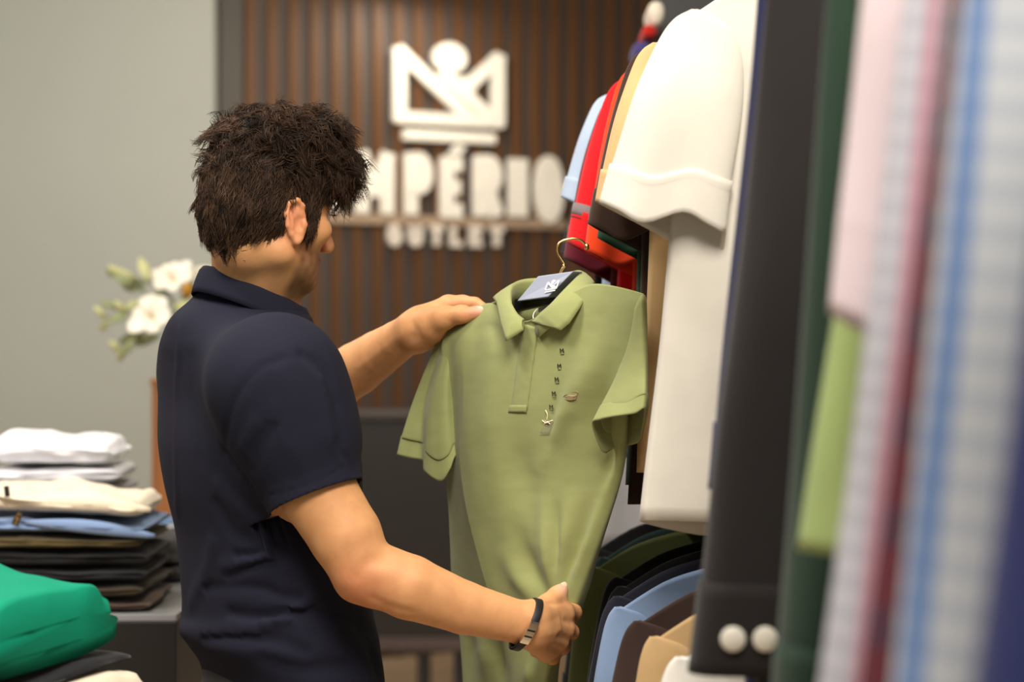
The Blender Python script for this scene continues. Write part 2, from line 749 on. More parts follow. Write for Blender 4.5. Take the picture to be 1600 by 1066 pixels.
wb = wbox('wall_back', 0.0, 4.2, 0, 3.3, -.12, 0.0, m_back, kind='structure')
wbox('edge_panel', 0.0, .105, 0, 3.3, 0.0, .035, m_dark, wb)
sl_first = None
n_s = 0
s = Ws(389) - .022
while s < 4.1:
    if sl_first is None:
        sl_first = wbox('slat', s, s + .045, 0, 3.3, 0.0, .028, m_slat, wb)
        s_first = s
    else:
        c = sl_first.copy()
        COL.objects.link(c)
        c.parent = wb
        c.matrix_parent_inverse = wb.matrix_world.inverted()
        d = WT * (s - s_first)
        c.location = (d[0], d[1], 0)
    s += .1045

# ------------------------------------------------------------------ wall sign
m_sign, nt, b = mat_new('cream sign acrylic')
b.inputs['Base Color'].default_value = lin((244, 240, 230))
b.inputs['Roughness'].default_value = .3
m_signbar = simple('taupe sign bar', (168, 146, 124), .4)
m_signs = simple('small sign letters', (228, 220, 210), .35)


def wall_polys(polys, s0, z0, sx, sz, off, depth):
    """2D polygons (cell units already in metres) extruded off the slat wall"""
    parts = []
    for p in polys:
        a2 = sum(p[i][0] * p[(i + 1) % len(p)][1] - p[(i + 1) % len(p)][0] * p[i][1] for i in range(len(p)))
        if a2 < 0:
            p = p[::-1]
        parts.append(prism([(q[0] * sx, q[1] * sz) for q in p], Wp(s0, z0, off), WT, (0, 0, 1), WN, depth + .0004 * len(parts)))
    return join(parts)


sg = empty('wall_sign', Wp(Ws(700), Wz(700, 340), .03), 'cream raised sign with a crown above shop lettering on the wood slat wall', 'sign')
# crown, px 608..781 , y 68..197 (frame) ; 203..222 (bar)
s0, s1 = Ws(607), Ws(781)
zb, zt = Wz(694, 223), Wz(694, 70)
V, F = wall_polys(crown_polys(), s0, zb, s1 - s0, (zt - zb) / .975, .03, .03)
mesh_obj('crown', V, F, m_sign, sg, smooth=False)


def wall_letter(name, ch, px0, px1, yb, yt, wpx, mat, accent=False):
    a, b_ = Ws(px0), Ws(px1)
    z0, z1 = Wz(px0, yb), Wz(px0, yt)
    W_, H_ = b_ - a, z1 - z0
    wd = wpx / (px1 - px0) * W_
    ls = [[(p[0] * (W_ - wd) + wd / 2, p[1] * (H_ - wd) + wd / 2) for p in l] for l in GLYPH[ch]]
    pol = stroke_polys(ls, wd)
    if accent:
        pol.append([(W_ * .35, H_ * 1.03), (W_ * .75, H_ * 1.03), (W_ * 1.0, H_ * 1.16), (W_ * .62, H_ * 1.2)])
    V, F = wall_polys(pol, a, z0, 1, 1, .03, .03)
    return mesh_obj(name, V, F, mat, sg, smooth=False)


for ch, x0, x1, yb, yt, ac in (('I', 497, 529, 335, 233, 0), ('M', 545, 612, 337, 235, 0), ('P', 621, 672, 339, 238, 0), ('E', 678, 721, 341, 245, 1),
                               ('R', 729, 780, 342, 242, 0), ('I', 787, 817, 344, 244, 0), ('O', 825, 874, 347, 246, 0)):
    wall_letter('letter', ch, x0, x1, yb, yt, 21 if ch != 'I' else 29, m_sign, bool(ac))
a, b_ = Ws(478), Ws(878)
o = wbox('underline_bar', a, b_, Wz(690, 354), Wz(690, 339), .028, .05, m_signbar, sg)
for i, (ch, cx) in enumerate(zip('OUTLET', (609, 642, 675, 706, 737, 769))):
    wall_letter('small_letter', ch, cx - 12, cx + 12, 385 + i * .4, 352 + i * .4, 8.5, m_signs)

# ------------------------------------------------------------------ reception counter
m_cnt = simple('charcoal laminate', (27, 23, 21), .38, var=.05, scale=2)
m_blk = simple('black plastic', (22, 20, 20), .45)
ct = empty('reception_counter', (-.42, 8.35, 0), 'dark charcoal counter standing below the sign on the slat wall', 'counter')
cx0, cx1 = (455 - 800) / FPX * 8.2, (960 - 800) / FPX * 8.2
box('front_panel', (cx0, 8.2, .27), (cx1, 8.24, 1.17), m_cnt, ct, bev=.004)
box('worktop', (cx0 - .02, 8.17, 1.17), (cx1 + .02, 8.62, 1.2), simple('counter top', (60, 54, 52), .35), ct, bev=.004)
box('side_panel', (cx0, 8.24, .27), (cx0 + .03, 8.6, 1.17), m_cnt, ct)
box('side_panel', (cx1 - .03, 8.24, .27), (cx1, 8.6, 1.17), m_cnt, ct)
box('bottom_rail', (cx0, 8.18, .215), (cx1, 8.6, .27), simple('counter rail', (74, 62, 60), .4), ct, bev=.004)
for x in (cx0 + .06, -.37, -.22, cx1 - .06):
    for y in (8.25, 8.52):
        lg = box('leg', (x - .022, y - .02, .05), (x + .022, y + .02, .215), m_blk, ct, bev=.003)
        V, F = tube([(x - .02, y, .03), (x + .02, y, .03)], .03, 14)
        mesh_obj('caster_wheel', V, F, m_blk, lg)

# ------------------------------------------------------------------ wooden plinth on a white counter, flowers
m_wood = simple('warm walnut', (150, 92, 44), .5, var=.2, scale=5, stretch=(6, 6, .5))
m_white = simple('white lacquer', (222, 220, 214), .4)
wc = empty('low_cabinet', (-.85, 5.4, 0), 'low white cabinet behind the man, under the wooden plinth', 'cabinet')
zt = CAMZ - (822 - 533) / FPX * 5.2
xc0, xc1 = (150 - 800) / FPX * 5.2, (520 - 800) / FPX * 5.2
box('top', (xc0 - .0, 5.2, zt - .03), (xc1, 5.7, zt), m_white, wc, bev=.003)
box('body', (xc0 + .015, 5.215, .06), (xc1 - .015, 5.69, zt - .03), m_white, wc)
for i in range(2):
    xm = xc0 + .02 + i * (xc1 - xc0 - .04) / 2
    d = box('door', (xm + .003, 5.197, .08), (xm + (xc1 - xc0 - .04) / 2 - .003, 5.215, zt - .036), m_white, wc, bev=.002)
    box('handle', (xm + .2, 5.18, zt - .14), (xm + .21, 5.197, zt - .05), m_blk, d)
box('plinth_base', (xc0 + .03, 5.23, 0), (xc1 - .03, 5.68, .06), m_blk, wc)
pxl, pxr = (237 - 800) / FPX * 5.3, (345 - 800) / FPX * 5.3
zpt = CAMZ - (592 - 533) / FPX * 5.3
wp = empty('wooden_plinth', ((pxl + pxr) / 2, 5.4, zt), 'walnut-brown wooden plinth on the white cabinet, half hidden by the man', 'plinth')
box('body', (pxl, 5.3, zt), (pxr, 5.55, zpt - .018), m_wood, wp, bev=.003)
box('top_board', (pxl - .004, 5.295, zpt - .018), (pxr + .004, 5.555, zpt), m_wood, wp, bev=.002)

m_petal = simple('ivory petal', (250, 244, 226), .6, var=.03, scale=20)
m_yel = simple('golden stamen', (196, 142, 40), .6)
m_leafy = simple('grey green leaf', (134, 142, 98), .6, var=.12, scale=18)
m_bud = simple('pale green bud', (196, 196, 140), .6, var=.08, scale=18)
m_vase = simple('white ceramic vase', (230, 226, 216), .25)
FD = 5.42
vb = np.array([(295 - 800) / FPX * FD, FD, zpt])
fa = empty('flower_vase', vb, 'white lilies and greenery in a vase on the wooden plinth', 'flowers')
prof = [(.03, 0), (.045, .02), (.052, .06), (.045, .1), (.03, .13), (.026, .15), (.032, .165)]
V, F = [], []
for r, z in prof:
    for k in range(24):
        V.append(vb + np.array([r * math.cos(k * math.pi / 12), r * math.sin(k * math.pi / 12), z]))
F = grid_faces(len(prof), 24)
F.append(tuple(range(23, -1, -1)))
solidify(mesh_obj('vase', V, F, m_vase, fa), .003)
vtop = vb + np.array([0, 0, .15])


def petal(L, W, curl, n=8, m=5):
    V = []
    for i in range(n + 1):
        t = i / n
        wd = W * math.sin(math.pi * min(1, t * .92 + .06)) ** .8
        for j in range(m):
            u = (j / (m - 1) - .5) * 2
            V.append((t * L * math.cos(curl * t), u * wd / 2, L * (.55 * t + .12 * t - curl * .55 * t * t) + abs(u) * wd * .12))
    F = grid_faces(n + 1, m, closed=False)
    return np.array(V), F


def lily(c, r, face, seed):
    rr = random.Random(seed)
    z = np.array(face, float)
    z /= np.linalg.norm(z)
    x = np.cross(z, (0.2, .3, 1))
    x /= np.linalg.norm(x)
    y = np.cross(z, x)
    fl_ = None
    V, F = tube([c - z * .03, c - z * .01, c + z * .012], [.004, .008, .004], 8)
    fl_ = mesh_obj('flower', V, F, m_bud, fa)
    for k in range(6):
        pv, pf = petal(r, r * (.62 if k % 2 else .5), .75 + rr.uniform(-.15, .2))
        a = k * math.pi / 3 + rr.uniform(-.12, .12)
        X = x * math.cos(a) + y * math.sin(a)
        Y = -x * math.sin(a) + y * math.cos(a)
        V = c + pv[:, :1] * X + pv[:, 1:2] * Y + pv[:, 2:] * z
        solidify(mesh_obj('petal', V, pf, m_petal, fl_), .0012)
    parts = []
    for k in range(5):
        a = k * 1.257
        d = x * math.cos(a) * .3 + y * math.sin(a) * .3 + z
        parts.append(tube([c, c + d * r * .45, c + d * r * .5], [.001, .001, .003], 5))
    V, F = join(parts)
    mesh_obj('stamens', V, F, m_yel, fl_)
    V, F = tube(catmull([vtop - np.array([0, 0, .1]), vtop + (c - vtop) * .45 + np.array([0, .02, .03]), c - z * .03], 6), .003, 6)
    mesh_obj('stem', V, F, m_leafy, fa)


lily(P(272, 440, FD), .082, (-.15, -.75, .65), 1)
lily(P(240, 498, FD - .05), .088, (-.25, -.9, .45), 2)
lily(P(318, 440, FD + .08), .07, (.4, -.6, .6), 3)
# a dark-centred bloom at the right
c = P(293, 456, FD - .06)
Vs, Fs = tube([c + np.array([0, .02, -.01]), c + np.array([0, .0, .0]), c + np.array([.004, -.02, .018])], [.006, .016, .01], 10)
mesh_obj('seed_head', Vs, Fs, m_yel, fa)


def leaf(c, d, L, W, seed, mat):
    rr = random.Random(seed)
    d = np.array(d, float)
    d /= np.linalg.norm(d)
    s_ = np.cross(d, (rr.uniform(-.3, .3), -1, rr.uniform(-.4, .4)))
    s_ /= np.linalg.norm(s_)
    nn = np.cross(d, s_)
    V = []
    for i in range(7):
        t = i / 6
        wd = W * math.sin(math.pi * (t * .94 + .03)) ** .9
        for u in (-1, 0, 1):
            V.append(c + d * L * t + s_ * wd * u / 2 + nn * (L * .25 * t * t - abs(u) * wd * .15))
    o = mesh_obj('leaf', V, grid_faces(7, 3, closed=False), mat, fa)
    solidify(o, .0008)


random.seed(21)
for k, (px, py, dx, dz, L, W) in enumerate([
        (232, 440, -.3, .9, .075, .03), (226, 455, -.7, .6, .06, .028), (246, 452, .1, -1, .08, .03), (256, 470, -.2, -1, .06, .03),
        (212, 455, -.8, .5, .05, .025), (205, 444, -.9, .5, .05, .03), (218, 470, -.7, -.5, .05, .025), (192, 482, -.8, .3, .05, .025),
        (200, 492, -.6, -.2, .055, .03), (168, 500, -.5, -.8, .04, .022), (222, 520, -.9, -.4, .075, .03), (212, 530, -.7, -.8, .06, .026),
        (196, 545, -.5, -.9, .04, .02), (250, 525, -.9, -.2, .09, .034), (262, 524, .3, -.6, .08, .03), (192, 548, -.3, -.8, .035, .02), (185, 430, -.9, .4, .04, .025),
        (180, 478, -.9, .2, .04, .02), (272, 480, .8, .1, .07, .03), (285, 470, .6, .8, .07, .03)]):
    leaf(P(px, py, FD + random.uniform(-.05, .05)), (dx, random.uniform(-.4, .3), dz), L, W, k, m_leafy if k % 3 else m_bud)
for k, (px, py) in enumerate([(188, 432), (200, 436), (210, 440), (165, 497), (188, 550), (196, 488)]):
    c = P(px, py, FD)
    V, F = tube(catmull([vtop, (vtop + c) / 2 + np.array([0, 0, .04]), c], 6), .0022, 6)
    mesh_obj('stem', V, F, m_leafy, fa)
    V, F = tube([c, c + np.array([-.008, -.004, .01]), c + np.array([-.02, -.008, .022]), c + np.array([-.03, -.01, .03])], [.003, .011, .009, .002], 8)
    mesh_obj('bud', V, F, m_bud, fa)

# ------------------------------------------------------------------ display tables
m_tab = simple('espresso wood', (26, 22, 19), .5, var=.08, scale=4, stretch=(1, 1, 6))
m_top, nt, b = mat_new('grey glossy tabletop')
b.inputs['Base Color'].default_value = lin((150, 150, 150))
b.inputs['Roughness'].default_value = .25
TZ = 1.045
TD = .445 * FPX / 427           # depth of the front edge
xr = (276 - 800) / FPX * TD
tb = empty('display_table', (-1.1, TD + .5, 0), 'dark espresso display table with grey top holding the stacks beside the man', 'table')
box('tabletop', (-1.75, TD, TZ - .012), (xr, TD + .95, TZ), m_top, tb, bev=.002)
box('apron', (-1.75, TD, TZ - .18), (xr, TD + .03, TZ - .012), m_tab, tb, bev=.002)
box('apron', (-1.75, TD + .92, TZ - .18), (xr, TD + .95, TZ - .012), m_tab, tb)
box('side_panel', (xr - .03, TD + .03, 0), (xr, TD + .92, TZ - .012), m_tab, tb)
box('side_panel', (-1.75, TD + .03, 0), (-1.72, TD + .92, TZ - .012), m_tab, tb)
box('front_panel', (-1.72, TD + .02, .08), (xr - .03, TD + .05, TZ - .18), m_tab, tb)
T2 = .93
t2 = empty('low_display_table', (-.85, 2.1, 0), 'low dark table under the green sweater stack, mostly below the picture', 'table')
box('tabletop', (-1.3, 1.78, T2 - .03), (-.43, 2.42, T2), m_tab, t2, bev=.003)
for x in (-1.22, -.5):
    for y in (1.82, 2.36):
        box('leg', (x - .025, y - .025, 0), (x + .025, y + .025, T2 - .03), m_tab, t2)


# ------------------------------------------------------------------ folded garments
def folded(name, label, cat, group, c, zb, w, d, h, rot, mat, layers=2, seed=1, sag=(0, 0), bsag=(0, 0), rough=.004, blunt=0):
    """a folded garment: long fold rolls along the front, layer grooves all round"""
    rr = random.Random(seed)
    nx, na = 44, 56
    off = Vector((seed * 7.3, seed * 3.1, seed * 1.7))
    V = []
    for i in range(nx):
        t = i / (nx - 1) * 2 - 1
        # rounded ends
        e = 1 - max(0, (abs(t) - .82) / .18) ** 2.2
        if blunt:
            e = 1 - max(0, (abs(t) - .90) / .10) ** 2.6
        ex = max(.02, e) ** (.3 if blunt else .5)
        for k in range(na):
            a = 2 * math.pi * k / na
            ca, sa = math.cos(a), math.sin(a)
            y = d / 2 * math.copysign(abs(ca) ** .5, ca)
            zz = math.copysign(abs(sa) ** .75, sa)          # -1..1 over height
            # layer grooves on the vertical flanks
            lay = (zz * .5 + .5) * layers + .30 * noise.noise(Vector((t * 2.3, seed * 3.7, ca))) * (1 - zz * zz)
            gr = abs(math.sin(math.pi * lay)) ** .5
            fl_ = abs(ca) ** .6
            y *= 1 - .075 * (1 - gr) * fl_
            x = t * w / 2
            x *= 1 - .03 * (1 - gr) * max(0, abs(t) - .6) / .4
            z = zz * h / 2 * (ex if zz > 0 else .35 + .65 * ex)
            y *= .93 + .07 * ex
            pv = Vector((x * 9, y * 9, z * 26)) + off
            n1 = noise.noise(pv)
            n2 = noise.noise(pv * 2.7)
            x += n1 * .010 * abs(t) + n2 * .004 * abs(t)
            z += max(0, zz) * ((n1 - .45) * rough * 1.6 + (n2 - .4) * rough * .7) * (.4 + .6 * e)
            y += (n2 * rough * 1.6 + n1 * rough * 1.8) * fl_
            up_, dn_ = zz * .5 + .5, .5 - zz * .5
            z += (sag[0] * up_ + bsag[0] * dn_) * (t + 1) / 2 + (sag[1] * up_ + bsag[1] * dn_) * (1 - t) / 2
            V.append((x, y, z + h / 2))
    V = np.array(V)
    cs, sn = math.cos(rot), math.sin(rot)
    Wd = np.stack([c[0] + V[:, 0] * cs - V[:, 1] * sn, c[1] + V[:, 0] * sn + V[:, 1] * cs, zb + V[:, 2]], 1)
    F = grid_faces(nx, na)
    F.append(tuple(range(na - 1, -1, -1)))
    F.append(tuple((nx - 1) * na + k for k in range(na)))
    o = mesh_obj(name, Wd, F, mat)
    o.location = (0, 0, 0)
    return tag(o, label, cat, group)


# front stack (trousers), bottom to top : (height, colour, label, width, jitter)
FX, FY = (112 - 800) / FPX * 3.40, 3.405
z = TZ
GRP = 'folded trousers in the front stack'
stack = [
    (.022, (92, 74, 62), 'taupe folded trousers at the bottom of the trouser stack', .302, .006),
    (.026, (62, 52, 34), 'dark olive folded trousers just above the taupe pair', .296, -.004),
    (.026, (28, 27, 31), 'blue-black folded trousers above the lower olive pair', .290, .0),
    (.028, (17, 16, 17), 'black folded trousers under the upper olive pair', .292, .002),
    (.026, (84, 72, 40), 'olive green folded trousers under the light blue pair', .288, -.004),
]
for i, (h, col, lab, wd, jx) in enumerate(stack):
    folded('folded_trousers', lab, 'trousers', GRP, (FX + jx, FY, 0), z, wd, .30, h, random.uniform(-.03, .03), cloth(col, knit=700), 2, 11 + i, rough=.0045)
    z += h
zblue = z
blue = folded('folded_trousers', 'light blue folded trousers with a black waist label', 'trousers', GRP, (FX + .002, FY - .002, 0), z, .294, .30, .032, .02, cloth((134, 158, 196), knit=700), 2, 31, sag=(-.010, .006), rough=.009)
z += .0325
cream = folded('folded_trousers', 'cream folded trousers on top of the trouser stack', 'trousers', GRP, (FX - .004, FY - .004, 0), z, .29, .30, .043, .03, cloth((240, 226, 200), knit=700), 2, 32, sag=(-.012, .012), bsag=(-.010, .006), rough=.011)
zcream = z


def waistband(parent, px0, py0, px1, py1, D, wpx, mat):
    """raised waistband fold running over the garment with a woven label on it"""
    pts = catmull([P(px0, py0, D), P((px0 + px1) / 2, (py0 + py1) / 2 - 3, D - .012), P(px1, py1, D)], 8)
    V, F = tube(pts, [wpx / FPX * D * .5 * math.sin(math.pi * (i / (len(pts) - 1) * .8 + .1)) for i in range(len(pts))], 10)
    V[:, 1] = D + (V[:, 1] - D) * .6
    mesh_obj('waistband', V, F, mat, parent)


m_lab = simple('black woven label', (20, 18, 18), .7)
m_gold = simple('gold thread', (196, 150, 62), .45)


def text_patch(parent, quad, text, name='woven_label', wd=.16, matp=None, matt=None, pad=.12):
    """quad: 4 corner points (bl, br, tr, tl). Black woven label with stroke lettering"""
    bl_, br_, tr_, tl_ = [np.array(q, float) for q in quad]
    n = np.cross(br_ - bl_, tl_ - bl_)
    n /= np.linalg.norm(n)
    if n[1] > 0:
        n = -n
    V = [bl_, br_, tr_, tl_] + [q + n * .0012 for q in (bl_, br_, tr_, tl_)]
    F = [(0, 3, 2, 1), (4, 5, 6, 7), (0, 1, 5, 4), (1, 2, 6, 5), (2, 3, 7, 6), (3, 0, 4, 7)]
    p_ = mesh_obj(name, V, F, matp or m_lab, parent, smooth=False, label='black woven label with gold lettering' if text else None)
    parts = []
    nchar = len(text)
    ax, ay = br_ - bl_, tl_ - bl_
    for i, ch in enumerate(text):
        x0 = pad + (1 - 2 * pad) * i / nchar
        cw = (1 - 2 * pad) / nchar
        ls = [[(x0 + p[0] * cw * .86, .2 + p[1] * .6) for p in l] for l in GLYPH[ch]]
        for pl in stroke_polys(ls, wd * cw):
            parts.append(prism(pl, bl_ + n * .0012, ax, ay, n, .0005))
    if parts:
        V, F = join(parts)
        mesh_obj('lettering', V, F, matt or m_gold, p_, smooth=False)
    return p_


waistband(cream, 30, 784, 236, 797, 3.262, 24, cloth((240, 226, 200), knit=700))
waistband(blue, 40, 816, 242, 838, 3.262, 22, cloth((134, 158, 196), knit=700))
yl = FY - .168
text_patch(blue, [P(18, 819, yl), P(27, 797, yl), P(37, 802, yl), P(28, 823, yl)], 'POLO')
text_patch(cream, [P(8, 777, yl), P(16, 776, yl), P(14, 759, yl), P(6, 760, yl)], '')

# rear white / grey stack
BX, BY = (100 - 800) / FPX * 3.80, 3.80
z = TZ
GRW = 'folded shirts in the rear stack'
st = [(.03, (120, 112, 104), 'grey-brown folded shirt at the bottom of the rear stack, hidden low'), (.03, (70, 72, 90), 'slate folded shirt second from the bottom of the rear stack'),
      (.032, (140, 132, 124), 'warm grey folded shirt low in the rear stack'), (.03, (128, 118, 108), 'taupe folded shirt below the grey ones in the rear stack'),
      (.03, (176, 170, 168), 'light grey folded shirt in the middle of the rear stack'), (.03, (196, 192, 192), 'pale grey folded shirt under the white ones'),
      (.034, (240, 239, 242), 'white folded shirt second from the top of the rear stack')]
for i, (h, col, lab) in enumerate(st):
    folded('folded_shirt', lab, 'shirt', GRW, (BX + random.uniform(-.006, .006), BY, 0), z, .236, .28, h - .001, random.uniform(-.06, .06), cloth(col, knit=700), 2, 51 + i, rough=.006)
    z += h
top = folded('folded_shirt', 'white folded shirt with open dark collar, topmost of the rear stack', 'shirt', GRW, (BX - .004, BY, 0), z, .225, .26, .062, .05, cloth((248, 247, 250), knit=700), 1, 61, sag=(-.014, .004), rough=.010)
# collar opening of that shirt
zc = z + .058
cc = P(134, 690, BY - .03)
ring = [cc + np.array([.034 * math.cos(t), .05 * math.sin(t), .006 * math.sin(2 * t)]) for t in np.linspace(0, 2 * math.pi, 20, endpoint=False)]
V = [r for r in ring] + [cc + (r - cc) * 1.25 + np.array([0, 0, .006]) for r in ring] + [cc + (r - cc) * 1.5 + np.array([0, 0, -.012]) for r in ring]
solidify(mesh_obj('collar', V, grid_faces(3, 20), cloth((248, 247, 250), knit=700), top), .002)
V = [cc + np.array([0, 0, -.002])] + [r + np.array([0, 0, -.001]) for r in ring]
mesh_obj('neck_lining', V, [(0, 1 + k, 1 + (k + 1) % 20) for k in range(20)], m_lab, top)

# dark garments at the back right corner of the table
folded('folded_trousers', 'dark charcoal folded trousers on the table corner behind the man', 'trousers', 'folded trousers at the table corner', ((272 - 800) / FPX * 3.78, 3.78, 0), TZ + .031, .10, .26, .06, -.25, cloth((48, 45, 44), knit=700), 2, 71, rough=.006)
folded('folded_trousers', 'black folded trousers under the charcoal pair at the table corner', 'trousers', 'folded trousers at the table corner', ((272 - 800) / FPX * 3.78, 3.78, 0), TZ, .105, .27, .03, -.2, cloth((20, 19, 20), knit=700), 1, 72, rough=.003)
folded('folded_jeans', 'folded blue jeans on the white cabinet', 'jeans', None, ((268 - 800) / FPX * 5.24, 5.25, 0), zt, .10, .075, .02, 0, cloth((110, 140, 176), knit=700), 1, 73, rough=.003)

# near stack under the green sweater
NX, NY = (-62 - 800) / FPX * 2.12, 2.1
z = T2
GRN = 'folded sweaters in the near stack'
ns = [(.045, (60, 58, 60), 'charcoal folded sweater at the very bottom of the near stack', .30), (.04, (150, 120, 84), 'camel folded sweater low in the near stack', .30),
      (.04, (196, 156, 96), 'tan folded sweater below the black one in the near stack', .33),
      (.033, (24, 22, 22), 'black folded sweater under the cream one', .29), (.058, (236, 222, 198), 'cream folded sweater under the green one', .298), (.014, (22, 22, 28), 'thin black folded shirt just under the green sweater', .262)]
for i, (h, col, lab, wd) in enumerate(ns):
    folded('folded_sweater', lab, 'sweater', GRN, (NX, NY, 0), z, wd, .30, h - .001, -.26, cloth(col, knit=500), 1, 81 + i, sag=(-.005 * max(0, i - 2), .004 * max(0, i - 2)), bsag=(-.005 * max(0, i - 3), .004 * max(0, i - 3)), rough=.004, blunt=1)
    z += h
folded('folded_sweater', 'emerald green folded sweater on top of the near stack', 'sweater', GRN, (NX - .01, NY - .01, 0), z + .004, .255, .29, .098, -.26, cloth((0, 140, 108), knit=500, sheen=.0, bump=.3), 2, 91, sag=(-.030, .016), bsag=(-.015, .012), rough=.005, blunt=1)

# ================================================================== THE MAN
PHI = math.radians(28)
BF = np.array([math.cos(PHI), math.sin(PHI), 0.0])      # body facing
BR = np.array([math.sin(PHI), -math.cos(PHI), 0.0])     # his right
UPV = np.array([0, 0, 1.0])
HY, HP, HS = math.radians(41), math.radians(4), .91
HF = np.array([math.cos(HP) * math.cos(HY), math.cos(HP) * math.sin(HY), -math.sin(HP)])
HR = np.array([math.sin(HY), -math.cos(HY), 0.0])
HU = np.cross(HR, HF)
HAX = (HF, HR, HU)
HC = P(411, 343, 2.555)


def H(f, r, u):
    return HC + HS * (f * HF + r * HR + u * HU)


def sc3(t):
    return tuple(v * HS for v in t)


FEET = np.array([-.288, 2.60, 0.0])
man = empty('person', FEET, 'dark-haired man in a navy polo shirt holding up the green polo', 'person')

# joints
RS, RE, RW = P(436, 592, 2.42), P(566, 889, 2.39), P(826, 976, 2.43)
LS, LE, LW = P(338, 575, 2.78), P(482, 634, 2.90), P(648, 514, 2.72)
NB = P(388, 500, 2.60)

tor_y = [448, 470, 492, 530, 570, 620, 700, 760, 830, 900, 960, 992, 1012, 1040, 1100, 1150]
tor_c = [386, 383, 377, 371, 372, 386, 401, 408, 418, 426, 432, 434, 442, 453, 456, 456]
tor_w = [64, 80, 101, 121, 135, 151, 162, 158, 150, 148, 151, 156, 151, 145, 145, 145]
tor_b = [.055, .066, .085, .135, .175, .20, .20, .19, .178, .17, .172, .175, .172, .17, .17, .17]
TD0 = 2.60
t_z = np.array([CAMZ - (y - 533) / FPX * TD0 for y in tor_y])
t_cx = np.array([(c - 800) / FPX * TD0 for c in tor_c])
t_w = np.array(tor_w) / FPX * TD0
t_b = np.array(tor_b)
t_a = np.sqrt(np.maximum(t_w ** 2 - (t_b * math.sin(PHI)) ** 2, .001)) / math.cos(PHI)
t_cy = np.full(len(t_z), TD0)

# ------------------------------------------------------------------ skin
g = Grid((-.56, 2.30, .93), (.115, 3.03, 1.72), .0028)
# core inside the shirt
o_ = np.argsort(t_z)
g.loft(t_z[:9], t_cx[:9], t_cy[:9], t_a[:9] - .016, t_b[:9] - .02, PHI, .02)
# head
g.ell(H(.0, 0, .042), HAX, sc3((.086, .069, .088)), 0)
g.ell(H(.045, 0, .052), HAX, sc3((.048, .058, .056)), .02)
g.ell(H(.044, 0, -.016), HAX, sc3((.047, .053, .066)), .02)
g.ell(H(.036, 0, -.058), HAX, sc3((.044, .043, .034)), .02)
for sgn in (1, -1):
    g.cone(H(.004, sgn * .050, -.046), H(.068, sgn * .012, -.082), .017, .0145, .02)
    g.ell(H(.064, sgn * .043, -.010), HAX, sc3((.022, .017, .018)), .015)
    g.cone(H(.086, sgn * .008, .027), H(.074, sgn * .044, .030), .0105, .0095, .012)
g.ell(H(.072, 0, -.083), HAX, sc3((.015, .020, .014)), .012)
g.cone(H(.090, 0, .022), H(.112, 0, -.026), .008, .0105, .012)
for sgn in (1, -1):
    g.ell(H(.103, sgn * .011, -.030), HAX, sc3((.010, .0075, .008)), .006)
    g.carve(H(.099, sgn * .031, .013), HAX, sc3((.014, .018, .011)), .010)
g.ell(H(.086, 0, -.050), HAX, sc3((.010, .023, .006)), .006)
g.ell(H(.083, 0, -.060), HAX, sc3((.010, .019, .007)), .006)
g.carve(H(.097, 0, -.055), HAX, sc3((.008, .022, .0025)), .004)
# ears
for sgn in (1, -1):
    ex = (HF * .94 + HU * .0 + HR * sgn * .3, HR * sgn * .94 - HF * .3, HU)
    ex = [a / np.linalg.norm(a) for a in ex]
    ca, sa = math.cos(.15), math.sin(.15)
    ax0 = ex[0] * ca + ex[2] * sa
    ax2 = ex[2] * ca - ex[0] * sa
    ec = H(.005, sgn * .0735, -.007)
    Ex = (ax0, ex[1], ax2)

    def E(f, r, u):
        return ec + HS * (f * ax0 + r * ex[1] + u * ax2)
    g.ell(E(0, -.001, .003), Ex, (.0150, .0065, .030), .006)
    rim = [E(.010, .002, .008), E(.011, .005, .022), E(.003, .008, .031), E(-.009, .009, .027), E(-.015, .009, .012), E(-.014, .008, -.004), E(-.009, .006, -.017), E(-.002, .004, -.027), E(.005, .001, -.024)]
    g.chain(rim, [.0028, .003, .0032, .0034, .0034, .0032, .0032, .0046, .003], .003)
    g.chain([E(.0, .003, .018), E(-.007, .005, .008), E(-.006, .005, -.006), E(.002, .004, -.014)], [.002, .0026, .0026, .0022], .003)
    g.carve(E(.004, .0085, -.002), Ex, (.0075, .0072, .012), .002)
    g.carve(E(-.003, .0095, .016), Ex, (.005, .0045, .009), .002)
    g.ell(E(.012, .002, -.004), Ex, (.004, .004, .006), .003)
# neck
g.chain([H(-.018, 0, -.030), P(398, 425, 2.585), NB], [.054, .0495, .060], .02)
g.cone(H(.016, 0, -.072), P(416, 480, 2.615), .030, .040, .02)
g.cone(H(-.005, .050, -.05), P(430, 492, 2.60), .011, .011, .02)       # sternomastoid
# shoulders + arms
g.chain([P(396, 560, 2.60), RS], [.045, .052], .04)
g.chain([P(388, 520, 2.62), LS], [.05, .058], .04)
g.chain([RS, P(499, 772, 2.402), P(540, 838, 2.394), RE], [.052, .0465, .0435, .0385], .004)
g.chain([RE, P(640, 918, 2.395), P(725, 950, 2.412), RW], [.0385, .0385, .0318, .0250], .004)
g.cone(P(556, 916, 2.395), P(575, 922, 2.385), .013, .012, .022)        # point of the elbow
g.ell(P(812, 992, 2.432), np.eye(3), (.009, .009, .009), .012)
# left arm
g.chain([LS, P(410, 612, 2.86), LE], [.056, .046, .040], .02)
g.chain([LE, P(524, 598, 2.865), P(557, 575, 2.828), P(590, 552, 2.79), P(620, 532, 2.753), LW], [.040, .0405, .0365, .0315, .0268, .0245], .002)
g.cone(P(566, 590, 2.835), P(655, 524, 2.718), .020, .013, .012)
